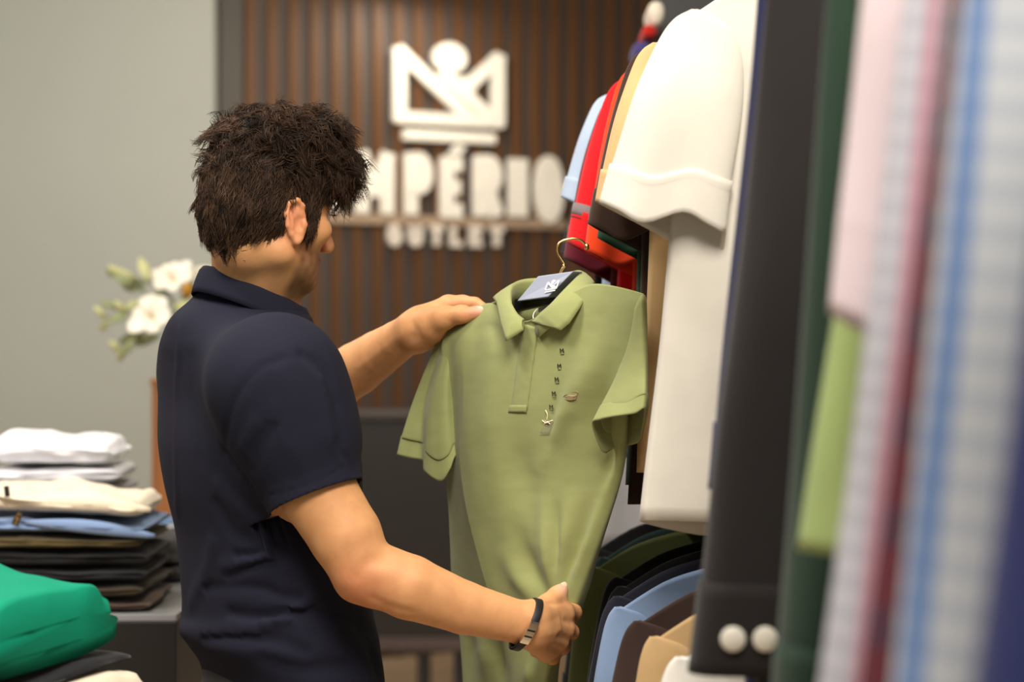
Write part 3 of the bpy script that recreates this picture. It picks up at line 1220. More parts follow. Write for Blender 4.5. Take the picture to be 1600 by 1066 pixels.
# right hand : back of the hand to the camera, fingers closed round the hem
rb = [(836, 961), (840, 972), (838, 985), (834, 997)]
mcp = [(880, 956, 2.487), (880, 982, 2.480), (868, 1004, 2.478), (852, 1020, 2.478)]
pip = [(896, 957, 2.518), (892, 988, 2.515), (879, 1011, 2.510), (863, 1027, 2.504)]
dip = [(876, 962, 2.546), (873, 990, 2.548), (862, 1009, 2.540), (848, 1022, 2.532)]
tip = [(858, 964, 2.540), (855, 990, 2.545), (846, 1007, 2.538), (835, 1019, 2.528)]
for i in range(4):
    r0 = (.0155, .0155, .015, .0135)[i]
    g.cone(P(*rb[i], 2.432), P(*mcp[i]), r0, r0 * .86, .016)
    g.chain([P(*mcp[i]), P(*pip[i]), P(*dip[i]), P(*tip[i])], [r0 * .78, .0102 - .0004 * i, .0092 - .0005 * i, .0078 - .0004 * i], .006)
g.cone(P(845, 985, 2.45), P(860, 988, 2.478), .018, .017, .02)
g.chain([P(836, 958, 2.445), P(857, 944, 2.470), P(870, 931, 2.487), P(878, 922, 2.494)], [.0155, .0118, .0100, .0082], .010)
# left hand : thumb in front of the shoulder, fingers behind
g.chain([LW, P(672, 506, 2.70), P(692, 497, 2.684), P(722, 491, 2.668), P(747, 488, 2.664)], [.024, .0195, .0155, .0108, .0090], .010)
g.cone(P(652, 526, 2.725), P(678, 518, 2.71), .0145, .0125, .02)
lm = [(700, 475, 2.722), (697, 487, 2.745), (692, 500, 2.76), (685, 514, 2.77)]
lp = [(723, 473, 2.722), (724, 487, 2.750), (718, 501, 2.765), (707, 515, 2.775)]
lt = [(742, 475, 2.714), (744, 490, 2.740), (738, 504, 2.755), (724, 516, 2.765)]
le = [(754, 480, 2.706), (757, 495, 2.730), (750, 508, 2.745), (735, 519, 2.757)]
lbse = [(662, 497), (660, 506), (660, 516), (658, 526)]
for i in range(4):
    g.cone(P(*lbse[i], 2.73), P(*lm[i]), .0165, .0122 - .0004 * i, .016)
    g.chain([P(*lm[i]), P(*lp[i]), P(*lt[i]), P(*le[i])], [.0118, .0100, .0088, .0072], .005)
# creases on the hands and forearm
for pix, amp, wid, d0, d1 in [
        ([(694, 497), (702, 502), (707, 503)], .0007, .0022, 2.6, 2.8), ([(645, 505), (652, 515), (657, 528)], .0006, .003, 2.6, 2.85),
        ([(560, 575), (600, 545), (640, 515)], -.0008, .005, 2.6, 2.9), ([(575, 590), (615, 555), (648, 525)], .0008, .004, 2.6, 2.9),
        ([(720, 483), (722, 490), (720, 497)], .0007, .0016, 2.6, 2.8), ([(716, 484), (718, 490), (716, 497)], .0006, .0014, 2.6, 2.8),
        ([(848, 975), (862, 970), (878, 962)], .0012, .004, 2.35, 2.6), ([(845, 992), (862, 990), (876, 985)], -.0012, .004, 2.35, 2.6),
        ([(901, 972), (890, 972), (878, 969)], .0032, .0035, 2.35, 2.6), ([(894, 1001), (884, 998), (872, 993)], .0030, .0035, 2.35, 2.6), ([(880, 1020), (870, 1016), (860, 1011)], .0028, .0035, 2.35, 2.6),
        ([(856, 944), (868, 943), (882, 940)], .0018, .003, 2.35, 2.6), ([(688, 481), (710, 482), (746, 477)], .0030, .0030, 2.6, 2.8), ([(724, 462), (726, 470), (724, 478)], .0010, .002, 2.6, 2.8),
        ([(560, 900), (575, 880), (600, 873)], .0022, .009, 2.2, 2.6), ([(585, 935), (610, 948), (640, 955)], .0015, .006, 2.2, 2.6)]:
    g.crease(pix, amp, wid, d0, d1, 6)
g.flush()
V, Q = g.mesh()
del g
V = relax(V, Q, 1, .4)
body = quad_mesh_fast('body', V, Q, skin_mat(), man)

# skin tone per vertex
base = np.array(lin((222, 163, 112))[:3])
T = np.tile(base, (len(V), 1))


def tint(c, rad, col, amt):
    global T
    d = np.linalg.norm(V - c, axis=1)
    a = (amt * np.exp(-(d / rad) ** 2))[:, None]
    T = T * (1 - a) + np.array(lin(col)[:3]) * a


loc = (V - HC) / HS
lf, lr, lu = loc @ HF, loc @ HR, loc @ HU
nzv = np.array([noise.noise(Vector(p) * 90) for p in V[np.linalg.norm(V - HC, axis=1) < .16]])
hm = np.linalg.norm(V - HC, axis=1) < .16
nz = np.zeros(len(V))
nz[hm] = nzv


def sm(x, a, b):
    t = np.clip((x - a) / (b - a), 0, 1)
    return t * t * (3 - 2 * t)


beard = sm(lf, .014, .034) * sm(-lu, .022, .046) * sm(lu, -.125, -.105) * (1 - sm(lf, .094, .1) * sm(lu, -.075, -.07)) * hm
beard = np.maximum(beard * (.8 + .2 * nz), sm(lf, .070, .082) * sm(-lu, .066, .076) * hm * .9 * sm(lu, -.125, -.105))
print('BEARD', beard.max(), (beard > .3).sum())
bw = np.clip(beard * .85, 0, .88)[:, None]
T = T * (1 - bw) + np.array(lin((66, 42, 30))[:3]) * bw
brow = sm(lf, .066, .074) * np.exp(-((lu - .031) / .006) ** 2) * (np.abs(lr) > .008) * hm
T = T * (1 - .85 * brow[:, None]) + np.array(lin((40, 28, 22))[:3]) * .85 * brow[:, None]
tint(H(.088, 0, -.055), .016, (190, 105, 92), .7)
tint(H(-.004, .075, 0), .034, (226, 138, 108), .55)
tint(H(.10, 0, -.03), .02, (222, 140, 110), .4)
tint(P(557, 922, 2.36), .035, (214, 128, 92), .6)
for c_ in pip:
    tint(P(*c_), .012, (214, 140, 106), .5)
tint(P(748, 487, 2.655), .012, (246, 190, 170), .7)
tint(P(740, 496, 2.66), .016, (226, 140, 110), .5)
tint(P(880, 919, 2.485), .010, (240, 190, 170), .7)
tint(P(720, 480, 2.70), .02, (226, 150, 118), .4)
tint(P(660, 535, 2.71), .02, (220, 150, 116), .4)
at = body.data.color_attributes.new('tone', 'FLOAT_COLOR', 'POINT')
at.data.foreach_set('color', np.concatenate([T, np.ones((len(T), 1))], 1).astype(np.float32).ravel())

m_nail = simple('fingernail', (240, 188, 166), .3)
for c_, d_, r_ in ((P(749, 486, 2.664), (-.25, -.93, .25), .0062), (P(878.5, 920, 2.494), (-.2, -.9, .3), .0055)):
    d_ = np.array(d_) / np.linalg.norm(d_)
    t_ = P(748, 487, 2.664) - P(722, 491, 2.668) if r_ > .006 else P(878, 922, 2.494) - P(870, 931, 2.487)
    t_ = t_ / np.linalg.norm(t_)
    d_ = d_ - t_ * (d_ @ t_)
    d_ /= np.linalg.norm(d_)
    s_ = np.cross(t_, d_)
    Vn = [c_ + d_ * (.0082 if r_ > .006 else .0076) + 0 * t_]
    for k in range(16):
        a_ = k * math.pi / 8
        Vn.append(c_ + d_ * ((.0078 if r_ > .006 else .0072) - .0016 * abs(math.sin(a_))) + t_ * r_ * 1.15 * math.cos(a_) + s_ * r_ * .8 * math.sin(a_))
    mesh_obj('thumbnail', Vn, [(0, 1 + k, 1 + (k + 1) % 16) for k in range(16)], m_nail, man)
m_eye = simple('eye white', (232, 226, 220), .2)
m_iris = simple('brown iris', (50, 32, 22), .2)


def uv_sphere(c, r, n=14, axes=np.eye(3)):
    V, F = [], []
    for i in range(n + 1):
        th = math.pi * i / n
        for j in range(2 * n):
            ph = math.pi * j / n
            V.append(np.asarray(c) + r * (axes[0] * math.sin(th) * math.cos(ph) + axes[1] * math.sin(th) * math.sin(ph) + axes[2] * math.cos(th)))
    return np.array(V), grid_faces(n + 1, 2 * n)


for sgn in (1, -1):
    Ve, Fe = uv_sphere(H(.078, sgn * .031, .013), .0115)
    e = mesh_obj('eye', Ve, Fe, m_eye, man)
    Ve, Fe = uv_sphere(H(.0845, sgn * .031, .010), .0058, 10)
    mesh_obj('iris', Ve, Fe, m_iris, e)
    lash = []
    for k in range(7):
        u = (k - 3) / 3
        a = H(.0905 - abs(u) * .006, sgn * .031 + u * .011, .016 - abs(u) * .002)
        lash.append(tube([a, a + HS * (.006 * HF - .0015 * HU + u * .003 * HR), a + HS * (.010 * HF + .001 * HU + u * .005 * HR)], [.0006, .0005, .0002], 4))
    Ve, Fe = join(lash)
    mesh_obj('eyelashes', Ve, Fe, m_iris, e)

# ------------------------------------------------------------------ navy polo shirt
m_navy = cloth((26, 27, 42), rough=.9, sheen=.0, knit=1100, bump=.1, name='navy pique')
g = Grid((-.58, 2.26, .98), (-.10, 3.06, 1.60), .0036)
g.loft(t_z, t_cx, t_cy, t_a, t_b, PHI, .0, p=2.25)
g.chain([P(400, 566, 2.60), RS + np.array([-.004, 0, .0])], [.050, .066], .05)
g.chain([P(386, 530, 2.62), LS], [.060, .068], .05)
hemR = P(494, 776, 2.403)
dirR = P(540, 838, 2.394) - RS
dirR /= np.linalg.norm(dirR)
g.cone(RS + np.array([-.004, 0, -.004]), P(468, 690, 2.41), .066, .0625, .065)
g.chain([P(468, 690, 2.41), hemR, hemR + dirR * .03], [.0625, .0555, .0555], .012)
hemL = P(418, 615, 2.87)
dirL = LE - LS
dirL /= np.linalg.norm(dirL)
g.chain([LS, hemL, hemL + dirL * .03], [.068, .058, .058], .03)
# folds
FOLD = [
    ([(445, 561), (405, 578), (372, 620), (357, 665), (352, 705)], .0022, .0045), ([(352, 705), (375, 735), (392, 760)], .004, .008),
    ([(470, 556), (500, 575), (521, 625), (537, 690)], .0038, .0065), ([(528, 690), (541, 720), (551, 736)], .003, .006),
    ([(421, 774), (485, 757), (547, 724)], .0016, .0026), ([(417, 770), (480, 752), (544, 719)], -.0008, .003),
    ([(394, 735), (408, 690), (430, 665)], .0024, .008), ([(380, 700), (400, 660)], -.0024, .008),
    ([(372, 868), (398, 866), (424, 854)], .0034, .006), ([(357, 901), (405, 880), (455, 874)], .0036, .006),
    ([(350, 884), (390, 878), (440, 862)], -.0030, .009), ([(322, 919), (403, 918), (440, 931), (470, 935)], .0034, .007),
    ([(360, 958), (408, 964), (468, 957), (537, 965), (579, 991)], .0048, .0075), ([(386, 985), (430, 968), (468, 950), (500, 915), (516, 890)], -.0038, .008),
    ([(318, 998), (370, 997), (435, 1003), (478, 1020)], .0034, .0085), ([(285, 984), (340, 985), (400, 983)], -.0036, .010),
    ([(560, 975), (578, 1010), (590, 1045)], .006, .011), ([(300, 940), (320, 900), (335, 850)], -.003, .013),
    ([(283, 520), (277, 600), (276, 700), (278, 800)], -.0018, .008), ([(325, 470), (345, 476), (372, 484)], .0022, .006),
    ([(300, 560), (305, 640), (315, 720)], .0014, .012), ([(430, 640), (450, 690), (470, 730)], -.0015, .012), ([(345, 760), (380, 800), (430, 830)], -.003, .012),
    ([(340, 790), (370, 835), (420, 850)], .0022, .010), ([(500, 590), (510, 640), (515, 690)], -.002, .008), ([(410, 1030), (470, 1045), (540, 1040)], .003, .010),
]
for pix, amp, wid in FOLD:
    g.crease(pix, amp, wid, 2.27, 2.9, 8)
g.flush()
V, Q = g.mesh()
del g
V = relax(V, Q, 2, .5)
V, Q = cut(V, Q, hemR, dirR - BF * .05, .10)
V, Q = cut(V, Q, hemL, dirL, .10)
nkc = P(394, 476, 2.595)
V, Q = cut(V, Q, nkc, np.array([.22, .1, 1.0]), .10)
V, Q = cut(V, Q, np.array([-.3, 2.6, 1.03]), (0, 0, -1), .9)
shirt = quad_mesh_fast('shirt', V, Q, m_navy, man)
solidify(shirt, .0022, 0)

# collar
cC = P(392, 418, 2.592)
ths = np.radians(np.linspace(22, 338, 64))
prof = [(-.004, -.046), (-.002, -.02), (.000, -.004), (.003, .0005), (.0065, -.004), (.011, -.016), (.0145, -.028), (.0165, -.037)]
Vc = []
for th in ths:
    cf, sr = math.cos(th), math.sin(th)
    back = (1 - cf) / 2                      # 1 at the nape, 0 at the throat
    zf = -.056 + .056 * back ** 1.15
    a_, b_ = (.066 if cf > 0 else .060), .0605
    endk = max(0, 1 - min(th - ths[0], ths[-1] - th) / .35)
    for dr, dz in prof:
        k = 1 + dr / .062
        q = cC + BF * (cf * a_ * k + endk * .004) + BR * (sr * b_ * k) + UPV * (zf + dz * (1 - .12 * back) - endk * .004 * (dr > .005))
        Vc.append(q)
Vc = np.array(Vc)
co = mesh_obj('collar', Vc, grid_faces(len(ths), len(prof), closed=False), m_navy, man)
solidify(co, .0018, 0)

# ------------------------------------------------------------------ trousers, belt, shoes
m_trou = cloth((24, 24, 29), knit=900, name='black trouser twill')
g = Grid((-.62, 2.28, .02), (.05, 2.95, 1.12), .009)
hipc = FEET + np.array([.0, 0, .98])
for sgn in (1, -1):
    hj = FEET + BR * .085 * sgn + UPV * .92
    kn = FEET + BR * .09 * sgn + UPV * .50 + BF * .02
    an = FEET + BR * .095 * sgn + UPV * .085 - BF * .02
    g.chain([hj, kn, an, an - UPV * .03], [.098, .07, .055, .056], .04)
zt_ = np.array([.86, .93, 1.0, 1.06, 1.10])
g.loft(zt_, np.full(5, FEET[0]), np.full(5, FEET[1]), np.array([.115, .12, .112, .106, .104]), np.array([.165, .17, .165, .155, .15]), PHI, .04)
V, Q = g.mesh()
V = relax(V, Q, 2, .5)
V, Q = cut(V, Q, np.array([-.3, 2.6, 1.09]), (0, 0, 1), .9)
tr = quad_mesh_fast('trousers', V, Q, m_trou, man)
g = Grid((-.62, 2.28, -.01), (.15, 2.95, .14), .005)
m_shoe = simple('dark leather', (30, 22, 18), .4)
for sgn in (1, -1):
    g = Grid((-.62, 2.28, -.01), (.15, 2.95, .14), .005)
    an = FEET + BR * .095 * sgn - BF * .02
    g.ell(an + BF * .02 + UPV * .05, (BF, BR, UPV), (.075, .042, .055), 0)
    g.ell(an + BF * .12 + UPV * .032, (BF, BR, UPV), (.10, .046, .038), .04)
    g.ell(an + BF * .06 + UPV * .012, (BF, BR, UPV), (.145, .047, .016), .01)
    V, Q = g.mesh()
    V[:, 2] = np.maximum(V[:, 2], 0.0)
    quad_mesh_fast('shoe', V, Q, m_shoe, man)

# ------------------------------------------------------------------ bracelet
brc = empty('bracelet', P(822, 976, 2.428), 'black leather bracelet with a silver clasp on his right wrist', 'bracelet')
wa = P(826, 976, 2.43) - P(725, 950, 2.412)
wa /= np.linalg.norm(wa)
w1 = np.cross(wa, np.array([0, 1.0, 0]))
w1 /= np.linalg.norm(w1)            # roughly up/down in the picture
w2 = np.cross(wa, w1)
tilt = .42
wcn = P(822, 976, 2.428)


def wrist(th, k=1.0, along=0.0):
    d = w1 * math.cos(th) * .0305 + w2 * math.sin(th) * .0285
    return wcn + d * k + wa * (along + tilt * -(d @ UPV) * -1.0 * .55)


def band(t0, t1, wid, thick, n=40):
    V = []
    for th in np.linspace(t0, t1, n):
        for k, al in ((1, -wid / 2), (1 + thick / .028, -wid / 2), (1 + thick / .028, wid / 2), (1, wid / 2)):
            V.append(wrist(th, k, al))
    F = grid_faces(n, 4)
    F += [(3, 2, 1, 0), tuple((n - 1) * 4 + k for k in range(4))]
    return np.array(V), F


m_leather = simple('black leather', (18, 16, 18), .5)
m_silver = simple('polished silver', (222, 214, 200), .22, metal=1.0)
V, F = band(0, 2 * math.pi, .0095, .0035, 60)
bevel(mesh_obj('band', V, F, m_leather, brc), .0008)
# clasp sits on the camera side, low: find the angle whose point is nearest px (832, 990)
best = min(np.linspace(0, 2 * math.pi, 200), key=lambda th: np.linalg.norm(wrist(th) - P(831, 991, 2.40)))
V, F = band(best - .42, best + .42, .0105, .0055, 12)
cl = mesh_obj('clasp', V, F, m_silver, brc, smooth=False, label='silver clasp')
for dth in (-.1, .12):
    V, F = band(best + dth - .03, best + dth + .03, .0097, .0058, 4)
    mesh_obj('groove', V, F, m_leather, cl, smooth=False)

# ------------------------------------------------------------------ hair
g = Grid((-.56, 2.40, 1.48), (-.16, 2.80, 1.86), .003)
g.ell(H(.0, 0, .044), HAX, sc3((.090, .077, .094)), 0)
g.ell(H(-.034, 0, .000), HAX, sc3((.054, .066, .060)), .02)
g.ell(P(430, 222, 2.56), HAX, (.074, .070, .040), .02)
g.ell(P(497, 261, 2.585), HAX, (.034, .056, .038), .025)
g.ell(P(470, 205, 2.575), HAX, (.045, .06, .020), .02)
g.carve(H(.108, 0, -.030), HAX, sc3((.078, .11, .088)), .008)
g.carve(H(.035, 0, -.128), HAX, sc3((.085, .12, .088)), .008)
g.carve(H(.006, .088, -.012), HAX, sc3((.021, .028, .038)), .006)
g.carve(H(.006, -.088, -.012), HAX, sc3((.021, .028, .038)), .006)
g.ell(H(.034, .063, .004), HAX, sc3((.012, .006, .026)), .006)
g.ell(H(.034, -.063, .004), HAX, sc3((.012, .006, .026)), .006)
r = g.block(g.lo, g.lo + (g.n - 1) * g.h)
_, X, Y, Z = r
lump = np.sin(X * 95 + 2 * np.sin(Z * 60)) * np.sin(Y * 90 + 1.5 * np.sin(X * 70)) * np.sin(Z * 105 + 1.2 * np.sin(Y * 80))
g.F += (.0035 * lump).astype(np.float32)
V, Q = g.mesh()
del g
V = relax(V, Q, 1, .5)
m_hair, nt, b = mat_new('dark brown hair')
ah = nt.nodes.new('ShaderNodeAttribute')
ah.attribute_name = 'shade'
rp = nt.nodes.new('ShaderNodeValToRGB')
rp.color_ramp.elements[0].color = lin((30, 21, 16))
rp.color_ramp.elements[1].color = lin((92, 66, 46))
nt.links.new(ah.outputs['Fac'], rp.inputs[0])
nt.links.new(rp.outputs[0], b.inputs['Base Color'])
b.inputs['Roughness'].default_value = .58
b.inputs['Specular IOR Level'].default_value = .22
# normals of the cap
P0, P1, P2 = V[Q[:, 0]], V[Q[:, 1]], V[Q[:, 2]]
fn = np.cross(P1 - P0, P2 - P0)
vn = np.zeros_like(V)
for k in range(4):
    for d in range(3):
        vn[:, d] += np.bincount(Q[:, k], weights=fn[:, d], minlength=len(V))
vn /= np.linalg.norm(vn, axis=1)[:, None] + 1e-12
out = ((vn * (V - H(0, 0, .04))).sum(1)).mean()
if out < 0:
    vn = -vn
loc = (V - HC) / HS
hf, hr, hu = loc @ HF, loc @ HR, loc @ HU
# keep roots off the inner/lower skull side
ok = (((V - H(0, 0, .03)) * vn).sum(1) > .02)
cand = np.where(ok & (hu > -.058) & (np.linalg.norm(V - H(.006, .070, .022), axis=1) > .017))[0]
NL, NSTR, NP_ = 2200, 10, 8
gi = RNG.choice(cand, NL)
root = V[gi]
nn = vn[gi]
f_, r_, u_ = hf[gi], hr[gi], hu[gi]
top = sm(u_, .055, .095)
front = sm(f_, .045, .085) * sm(u_, .03, .06)
wtop = np.clip(top + front, 0, 1)[:, None]
rd = RNG.normal(size=(NL, 3))
def tang(v, keep):
    return v - nn * ((v * nn).sum(1) * (1 - keep))[:, None]


flow_top = tang(HF * .55 + HU * .05 + rd * .75, .35) + nn * .16
flow_side = tang(np.tile(-HU * .9, (NL, 1)) - HF * (.30 * (1 - sm(f_, .0, .05)))[:, None] + rd * .16, .0) + nn * .02
tg = flow_top * wtop + flow_side * (1 - wtop)
tg += front[:, None] * (HF * .25 - HU * .50 + HR * .1)
tg /= np.linalg.norm(tg, axis=1)[:, None]
Ln = (.016 + .010 * RNG.random(NL)) * (1 - wtop[:, 0]) + (.024 + .014 * RNG.random(NL)) * wtop[:, 0]
amp = .0012 + .0080 * wtop[:, 0] * RNG.random(NL)
b1 = np.cross(tg, nn + 1e-3)
b1 /= np.linalg.norm(b1, axis=1)[:, None]
b2 = np.cross(tg, b1)
ph = RNG.random(NL) * 6.28
fr = .6 + 1.1 * RNG.random(NL)
ts = np.linspace(0, 1, NP_)
grav = (-.010 * wtop + -.002) * 1.0
lockspread = .0055
Vs, Fs, Sh = [], [], []
S_N = NL * NSTR
li = np.repeat(np.arange(NL), NSTR)
jit = RNG.normal(size=(S_N, 3)) * lockspread
jit -= (jit * nn[li]).sum(1)[:, None] * nn[li] * .7
Ls = Ln[li] * (.75 + .4 * RNG.random(S_N))
pts = np.zeros((S_N, NP_, 3))
for k, t in enumerate(ts):
    c = 2 * math.pi * fr[li] * t + ph[li]
    cr = amp[li] * t ** .8
    pts[:, k] = root[li] + nn[li] * (.0012 - .0018 * wtop[li]) + jit * (1 - .55 * t) + tg[li] * (Ls * t)[:, None] + (b1[li] * (np.cos(c) * cr)[:, None] + b2[li] * (np.sin(c) * cr)[:, None]) + UPV * (grav[li] * t * t)
    # hug the head on the sides
dirs = np.gradient(pts, axis=1)
dirs /= np.linalg.norm(dirs, axis=2)[:, :, None] + 1e-9
ref = np.array([.31, .52, .79])
s1 = np.cross(dirs, ref)
s1 /= np.linalg.norm(s1, axis=2)[:, :, None] + 1e-9
s2 = np.cross(dirs, s1)
rad = (.00055 * (1 - ts ** 2 * .8))[None, :, None]
ringv = np.stack([pts + rad * (s1 * math.cos(a) + s2 * math.sin(a)) for a in (0, 2.094, 4.189)], 2)   # S,NP,3,3
HV = ringv.reshape(-1, 3)
bi = (np.arange(S_N) * NP_ * 3)[:, None, None]
kk = (np.arange(NP_ - 1) * 3)[None, :, None]
j0 = np.arange(3)[None, None, :]
j1 = (np.arange(3)[None, None, :] + 1) % 3
HQ = np.stack([bi + kk + j0, bi + kk + j1, bi + kk + 3 + j1, bi + kk + 3 + j0], -1).reshape(-1, 4)
shade = np.repeat(np.clip(RNG.normal(.38, .2, NL)[li] + RNG.normal(0, .12, S_N), 0, 1), NP_ * 3)
allV = np.concatenate([V, HV])
allQ = np.concatenate([Q, HQ + len(V)])
hair = quad_mesh_fast('hair', allV, allQ, m_hair, man)
ha = hair.data.attributes.new('shade', 'FLOAT', 'POINT')
ha.data.foreach_set('value', np.concatenate([np.full(len(V), .0), shade]).astype(np.float32))

# ================================================================== GREEN POLO ON ITS HANGER
m_green, nt, b = mat_new('sage green pique')
b.inputs['Roughness'].default_value = .82
b.inputs['Sheen Weight'].default_value = .15
b.inputs['Specular IOR Level'].default_value = .2
_nz, _mp, _tc = mix_noise(nt, b, lin((150, 155, 100)), .05, 25, stretch=(1, 1, 3))
_w = nt.nodes.new('ShaderNodeTexVoronoi')
_w.inputs['Scale'].default_value = 1100
_b = nt.nodes.new('ShaderNodeBump')
_b.inputs['Strength'].default_value = .18
_b.inputs['Distance'].default_value = .0006
nt.links.new(_tc.outputs['Object'], _w.inputs['Vector'])
nt.links.new(_w.outputs['Distance'], _b.inputs['Height'])
nt.links.new(_b.outputs[0], b.inputs['Normal'])

SF = np.array([-.735, -.676, 0.0])       # the way the polo front faces

polo = empty('polo_shirt', P(820, 480, 2.56), 'sage green polo shirt on a hanger, held up by the man', 'shirt')
FR = [  # front rows (px, py, D): left edge -> right edge
    [(694, 524, 2.700), (722, 497, 2.690), (766, 474, 2.650), (818, 502, 2.552), (862, 478, 2.520), (925, 444, 2.492), (1006, 459, 2.415)],
    [(690, 545, 2.702), (722, 520, 2.672), (768, 514, 2.618), (818, 514, 2.556), (868, 510, 2.520), (927, 492, 2.480), (1000, 486, 2.418)],
    [(692, 585, 2.702), (724, 575, 2.655), (770, 570, 2.604), (819, 568, 2.560), (868, 566, 2.522), (922, 564, 2.476), (988, 560, 2.432)],
    [(697, 650, 2.705), (728, 645, 2.648), (775, 642, 2.598), (820, 640, 2.560), (865, 640, 2.526), (914, 640, 2.488), (982, 640, 2.452)],
    [(699, 722, 2.710), (722, 722, 2.655), (776, 722, 2.600), (825, 722, 2.564), (870, 722, 2.532), (915, 722, 2.502), (975, 716, 2.470)],
    [(703, 802, 2.715), (732, 800, 2.645), (785, 800, 2.596), (830, 800, 2.560), (868, 800, 2.535), (905, 800, 2.515), (953, 797, 2.492)],
    [(706, 885, 2.715), (752, 880, 2.632), (795, 880, 2.590), (833, 880, 2.558), (864, 880, 2.536), (892, 880, 2.522), (922, 884, 2.508)],
    [(713, 950, 2.715), (771, 945, 2.622), (808, 948, 2.586), (838, 950, 2.558), (860, 950, 2.538), (879, 950, 2.526), (898, 952, 2.518)],
    [(720, 1012, 2.715), (790, 1012, 2.628), (806, 1015, 2.608), (824, 1015, 2.585), (840, 1012, 2.565), (854, 1010, 2.548), (872, 1008, 2.540)],
    [(725, 1070, 2.715), (796, 1068, 2.640), (806, 1072, 2.615), (820, 1074, 2.59), (834, 1074, 2.572), (845, 1072, 2.56), (856, 1070, 2.555)],
    [(726, 1120, 2.715), (790, 1120, 2.650), (804, 1124, 2.62), (820, 1126, 2.60), (836, 1126, 2.58), (848, 1124, 2.565), (862, 1120, 2.56)],
]
tk = [.004, .014, .030, .045, .050, .050, .045, .035, .030, .030, .030]
rows = []
for ri, r in enumerate(FR):
    if ri >= 3:
        r = [(r[0][0], r[0][1], r[0][2] + min(.05, .02 * (ri - 2)))] + r[1:]
    fr_ = [P(*q) for q in r]
    bk = []
    for j in (5, 4, 3, 2, 1):
        q = fr_[j] - SF * tk[ri]
        if ri == 0:
            # back of the neck sits higher
            q = {5: P(934, 446, 2.500), 4: P(890, 446, 2.585), 3: P(845, 452, 2.640), 2: P(795, 462, 2.668), 1: P(724, 496, 2.693)}[j]
        elif ri == 1:
            q = {5: P(945, 470, 2.52), 4: P(895, 478, 2.585), 3: P(850, 484, 2.635), 2: P(795, 490, 2.67), 1: P(728, 515, 2.70)}[j]
        bk.append(q)
    rows.append([fr_[0], fr_[1] * .86 + fr_[0] * .14] + [fr_[1] * .9 + fr_[2] * .1] + fr_[2:] + bk)
NU, NV = 14, 14
G_ = ring_loft(rows, True, NU, NV)
nr_, nc_ = G_.shape[:2]
pxg = np.stack([800 + G_[..., 0] / G_[..., 1] * FPX, 533 - (G_[..., 2] - CAMZ) / G_[..., 1] * FPX], -1)
nfront = 7 * NU + 1


def seg_dist(pp, poly):
    """distance to a pixel polyline and the normalised position along it"""
    d = np.full(pp.shape[:-1], 1e9)
    tt = np.zeros(pp.shape[:-1])
    n = len(poly) - 1
    for i, (a, b2) in enumerate(zip(poly[:-1], poly[1:])):
        a, b2 = np.array(a, float), np.array(b2, float)
        ba = b2 - a
        t = np.clip(((pp - a) @ ba) / (ba @ ba + 1e-9), 0, 1)
        di = np.linalg.norm(pp - a - t[..., None] * ba, axis=-1)
        tt = np.where(di < d, (i + t) / n, tt)
        d = np.minimum(d, di)
    return d, tt


PF = [  # pixel polyline, amplitude (m, + towards the viewer), width px
    ([(908, 560), (884, 640), (856, 700), (836, 745)], .006, 15), ([(880, 600), (858, 690), (838, 735)], -.004, 12),
    ([(812, 690), (822, 760), (835, 850)], -.004, 22), ([(775, 560), (768, 650), (775, 760), (800, 880)], .006, 26),
    ([(735, 600), (738, 700), (752, 820)], .004, 18), ([(868, 935), (858, 860), (846, 770)], .007, 13), ([(872, 935), (884, 850), (895, 760)], .006, 13),
    ([(868, 940), (872, 860), (871, 780)], -.006, 9), ([(880, 935), (905, 850), (925, 770)], -.006, 10), ([(885, 940), (915, 860), (945, 780)], .006, 9),
    ([(860, 945), (830, 890), (800, 800)], -.006, 14), ([(850, 950), (812, 905), (782, 850)], .006, 14), ([(960, 560), (935, 650), (925, 740)], -.006, 16),
    ([(940, 520), (915, 600), (900, 660)], .005, 16), ([(985, 660), (960, 740), (930, 830)], .005, 9), ([(965, 690), (945, 770)], -.005, 8),
    ([(760, 500), (745, 520), (735, 560)], -.003, 12), ([(752, 492), (775, 520), (800, 560)], -.003, 12), ([(740, 498), (722, 540), (715, 600)], .002, 12),
    ([(720, 960), (735, 1010), (738, 1070)], -.006, 10), ([(750, 985), (762, 1030), (765, 1075)], .007, 11), ([(780, 1000), (786, 1070)], -.005, 6), ([(828, 1036), (828, 1075)], .004, 7),
    ([(700, 520), (704, 600), (708, 700)], -.0025, 9)]
disp = np.zeros((nr_, nc_))
for poly, am, wd in PF:
    d, tt = seg_dist(pxg, poly)
    disp += 1.35 * am * np.exp(-(d / wd) ** 2) * np.clip(np.minimum(tt + .08, 1.0 - tt) / .45, 0, 1)
msk = np.zeros(nc_)
jj = np.arange(nc_)
msk[:nfront] = np.clip(np.minimum(jj[:nfront] + 3, nfront - 1 - jj[:nfront] + 3) / 10.0, 0, 1)
G_ = G_ + disp[..., None] * SF * msk[None, :, None] * np.clip(np.arange(nr_) / 12, 0, 1)[:, None, None]
for i in range(nr_):
    for j in range(nc_):
        n1 = noise.noise(Vector(G_[i, j]) * 14)
        G_[i, j] += SF * n1 * .0022 * min(1, i / 14)
fb = mesh_obj('body', G_.reshape(-1, 3), grid_faces(nr_, nc_), m_green, polo)
solidify(fb, .0014, 0)
front_px = pxg[:, :nfront].reshape(-1, 2)
front_3d = G_[:, :nfront].reshape(-1, 3)


def onfront(px, py, lift=.0012):
    d = np.linalg.norm(front_px - np.array([px, py]), axis=1)
    i = np.argsort(d)[:6]
    wgt = 1 / (d[i] + .3) ** 1.5
    q = (front_3d[i] * wgt[:, None]).sum(0) / wgt.sum()
    # exact pixel at the blended depth
    return P(px, py, q[1]) + SF * lift


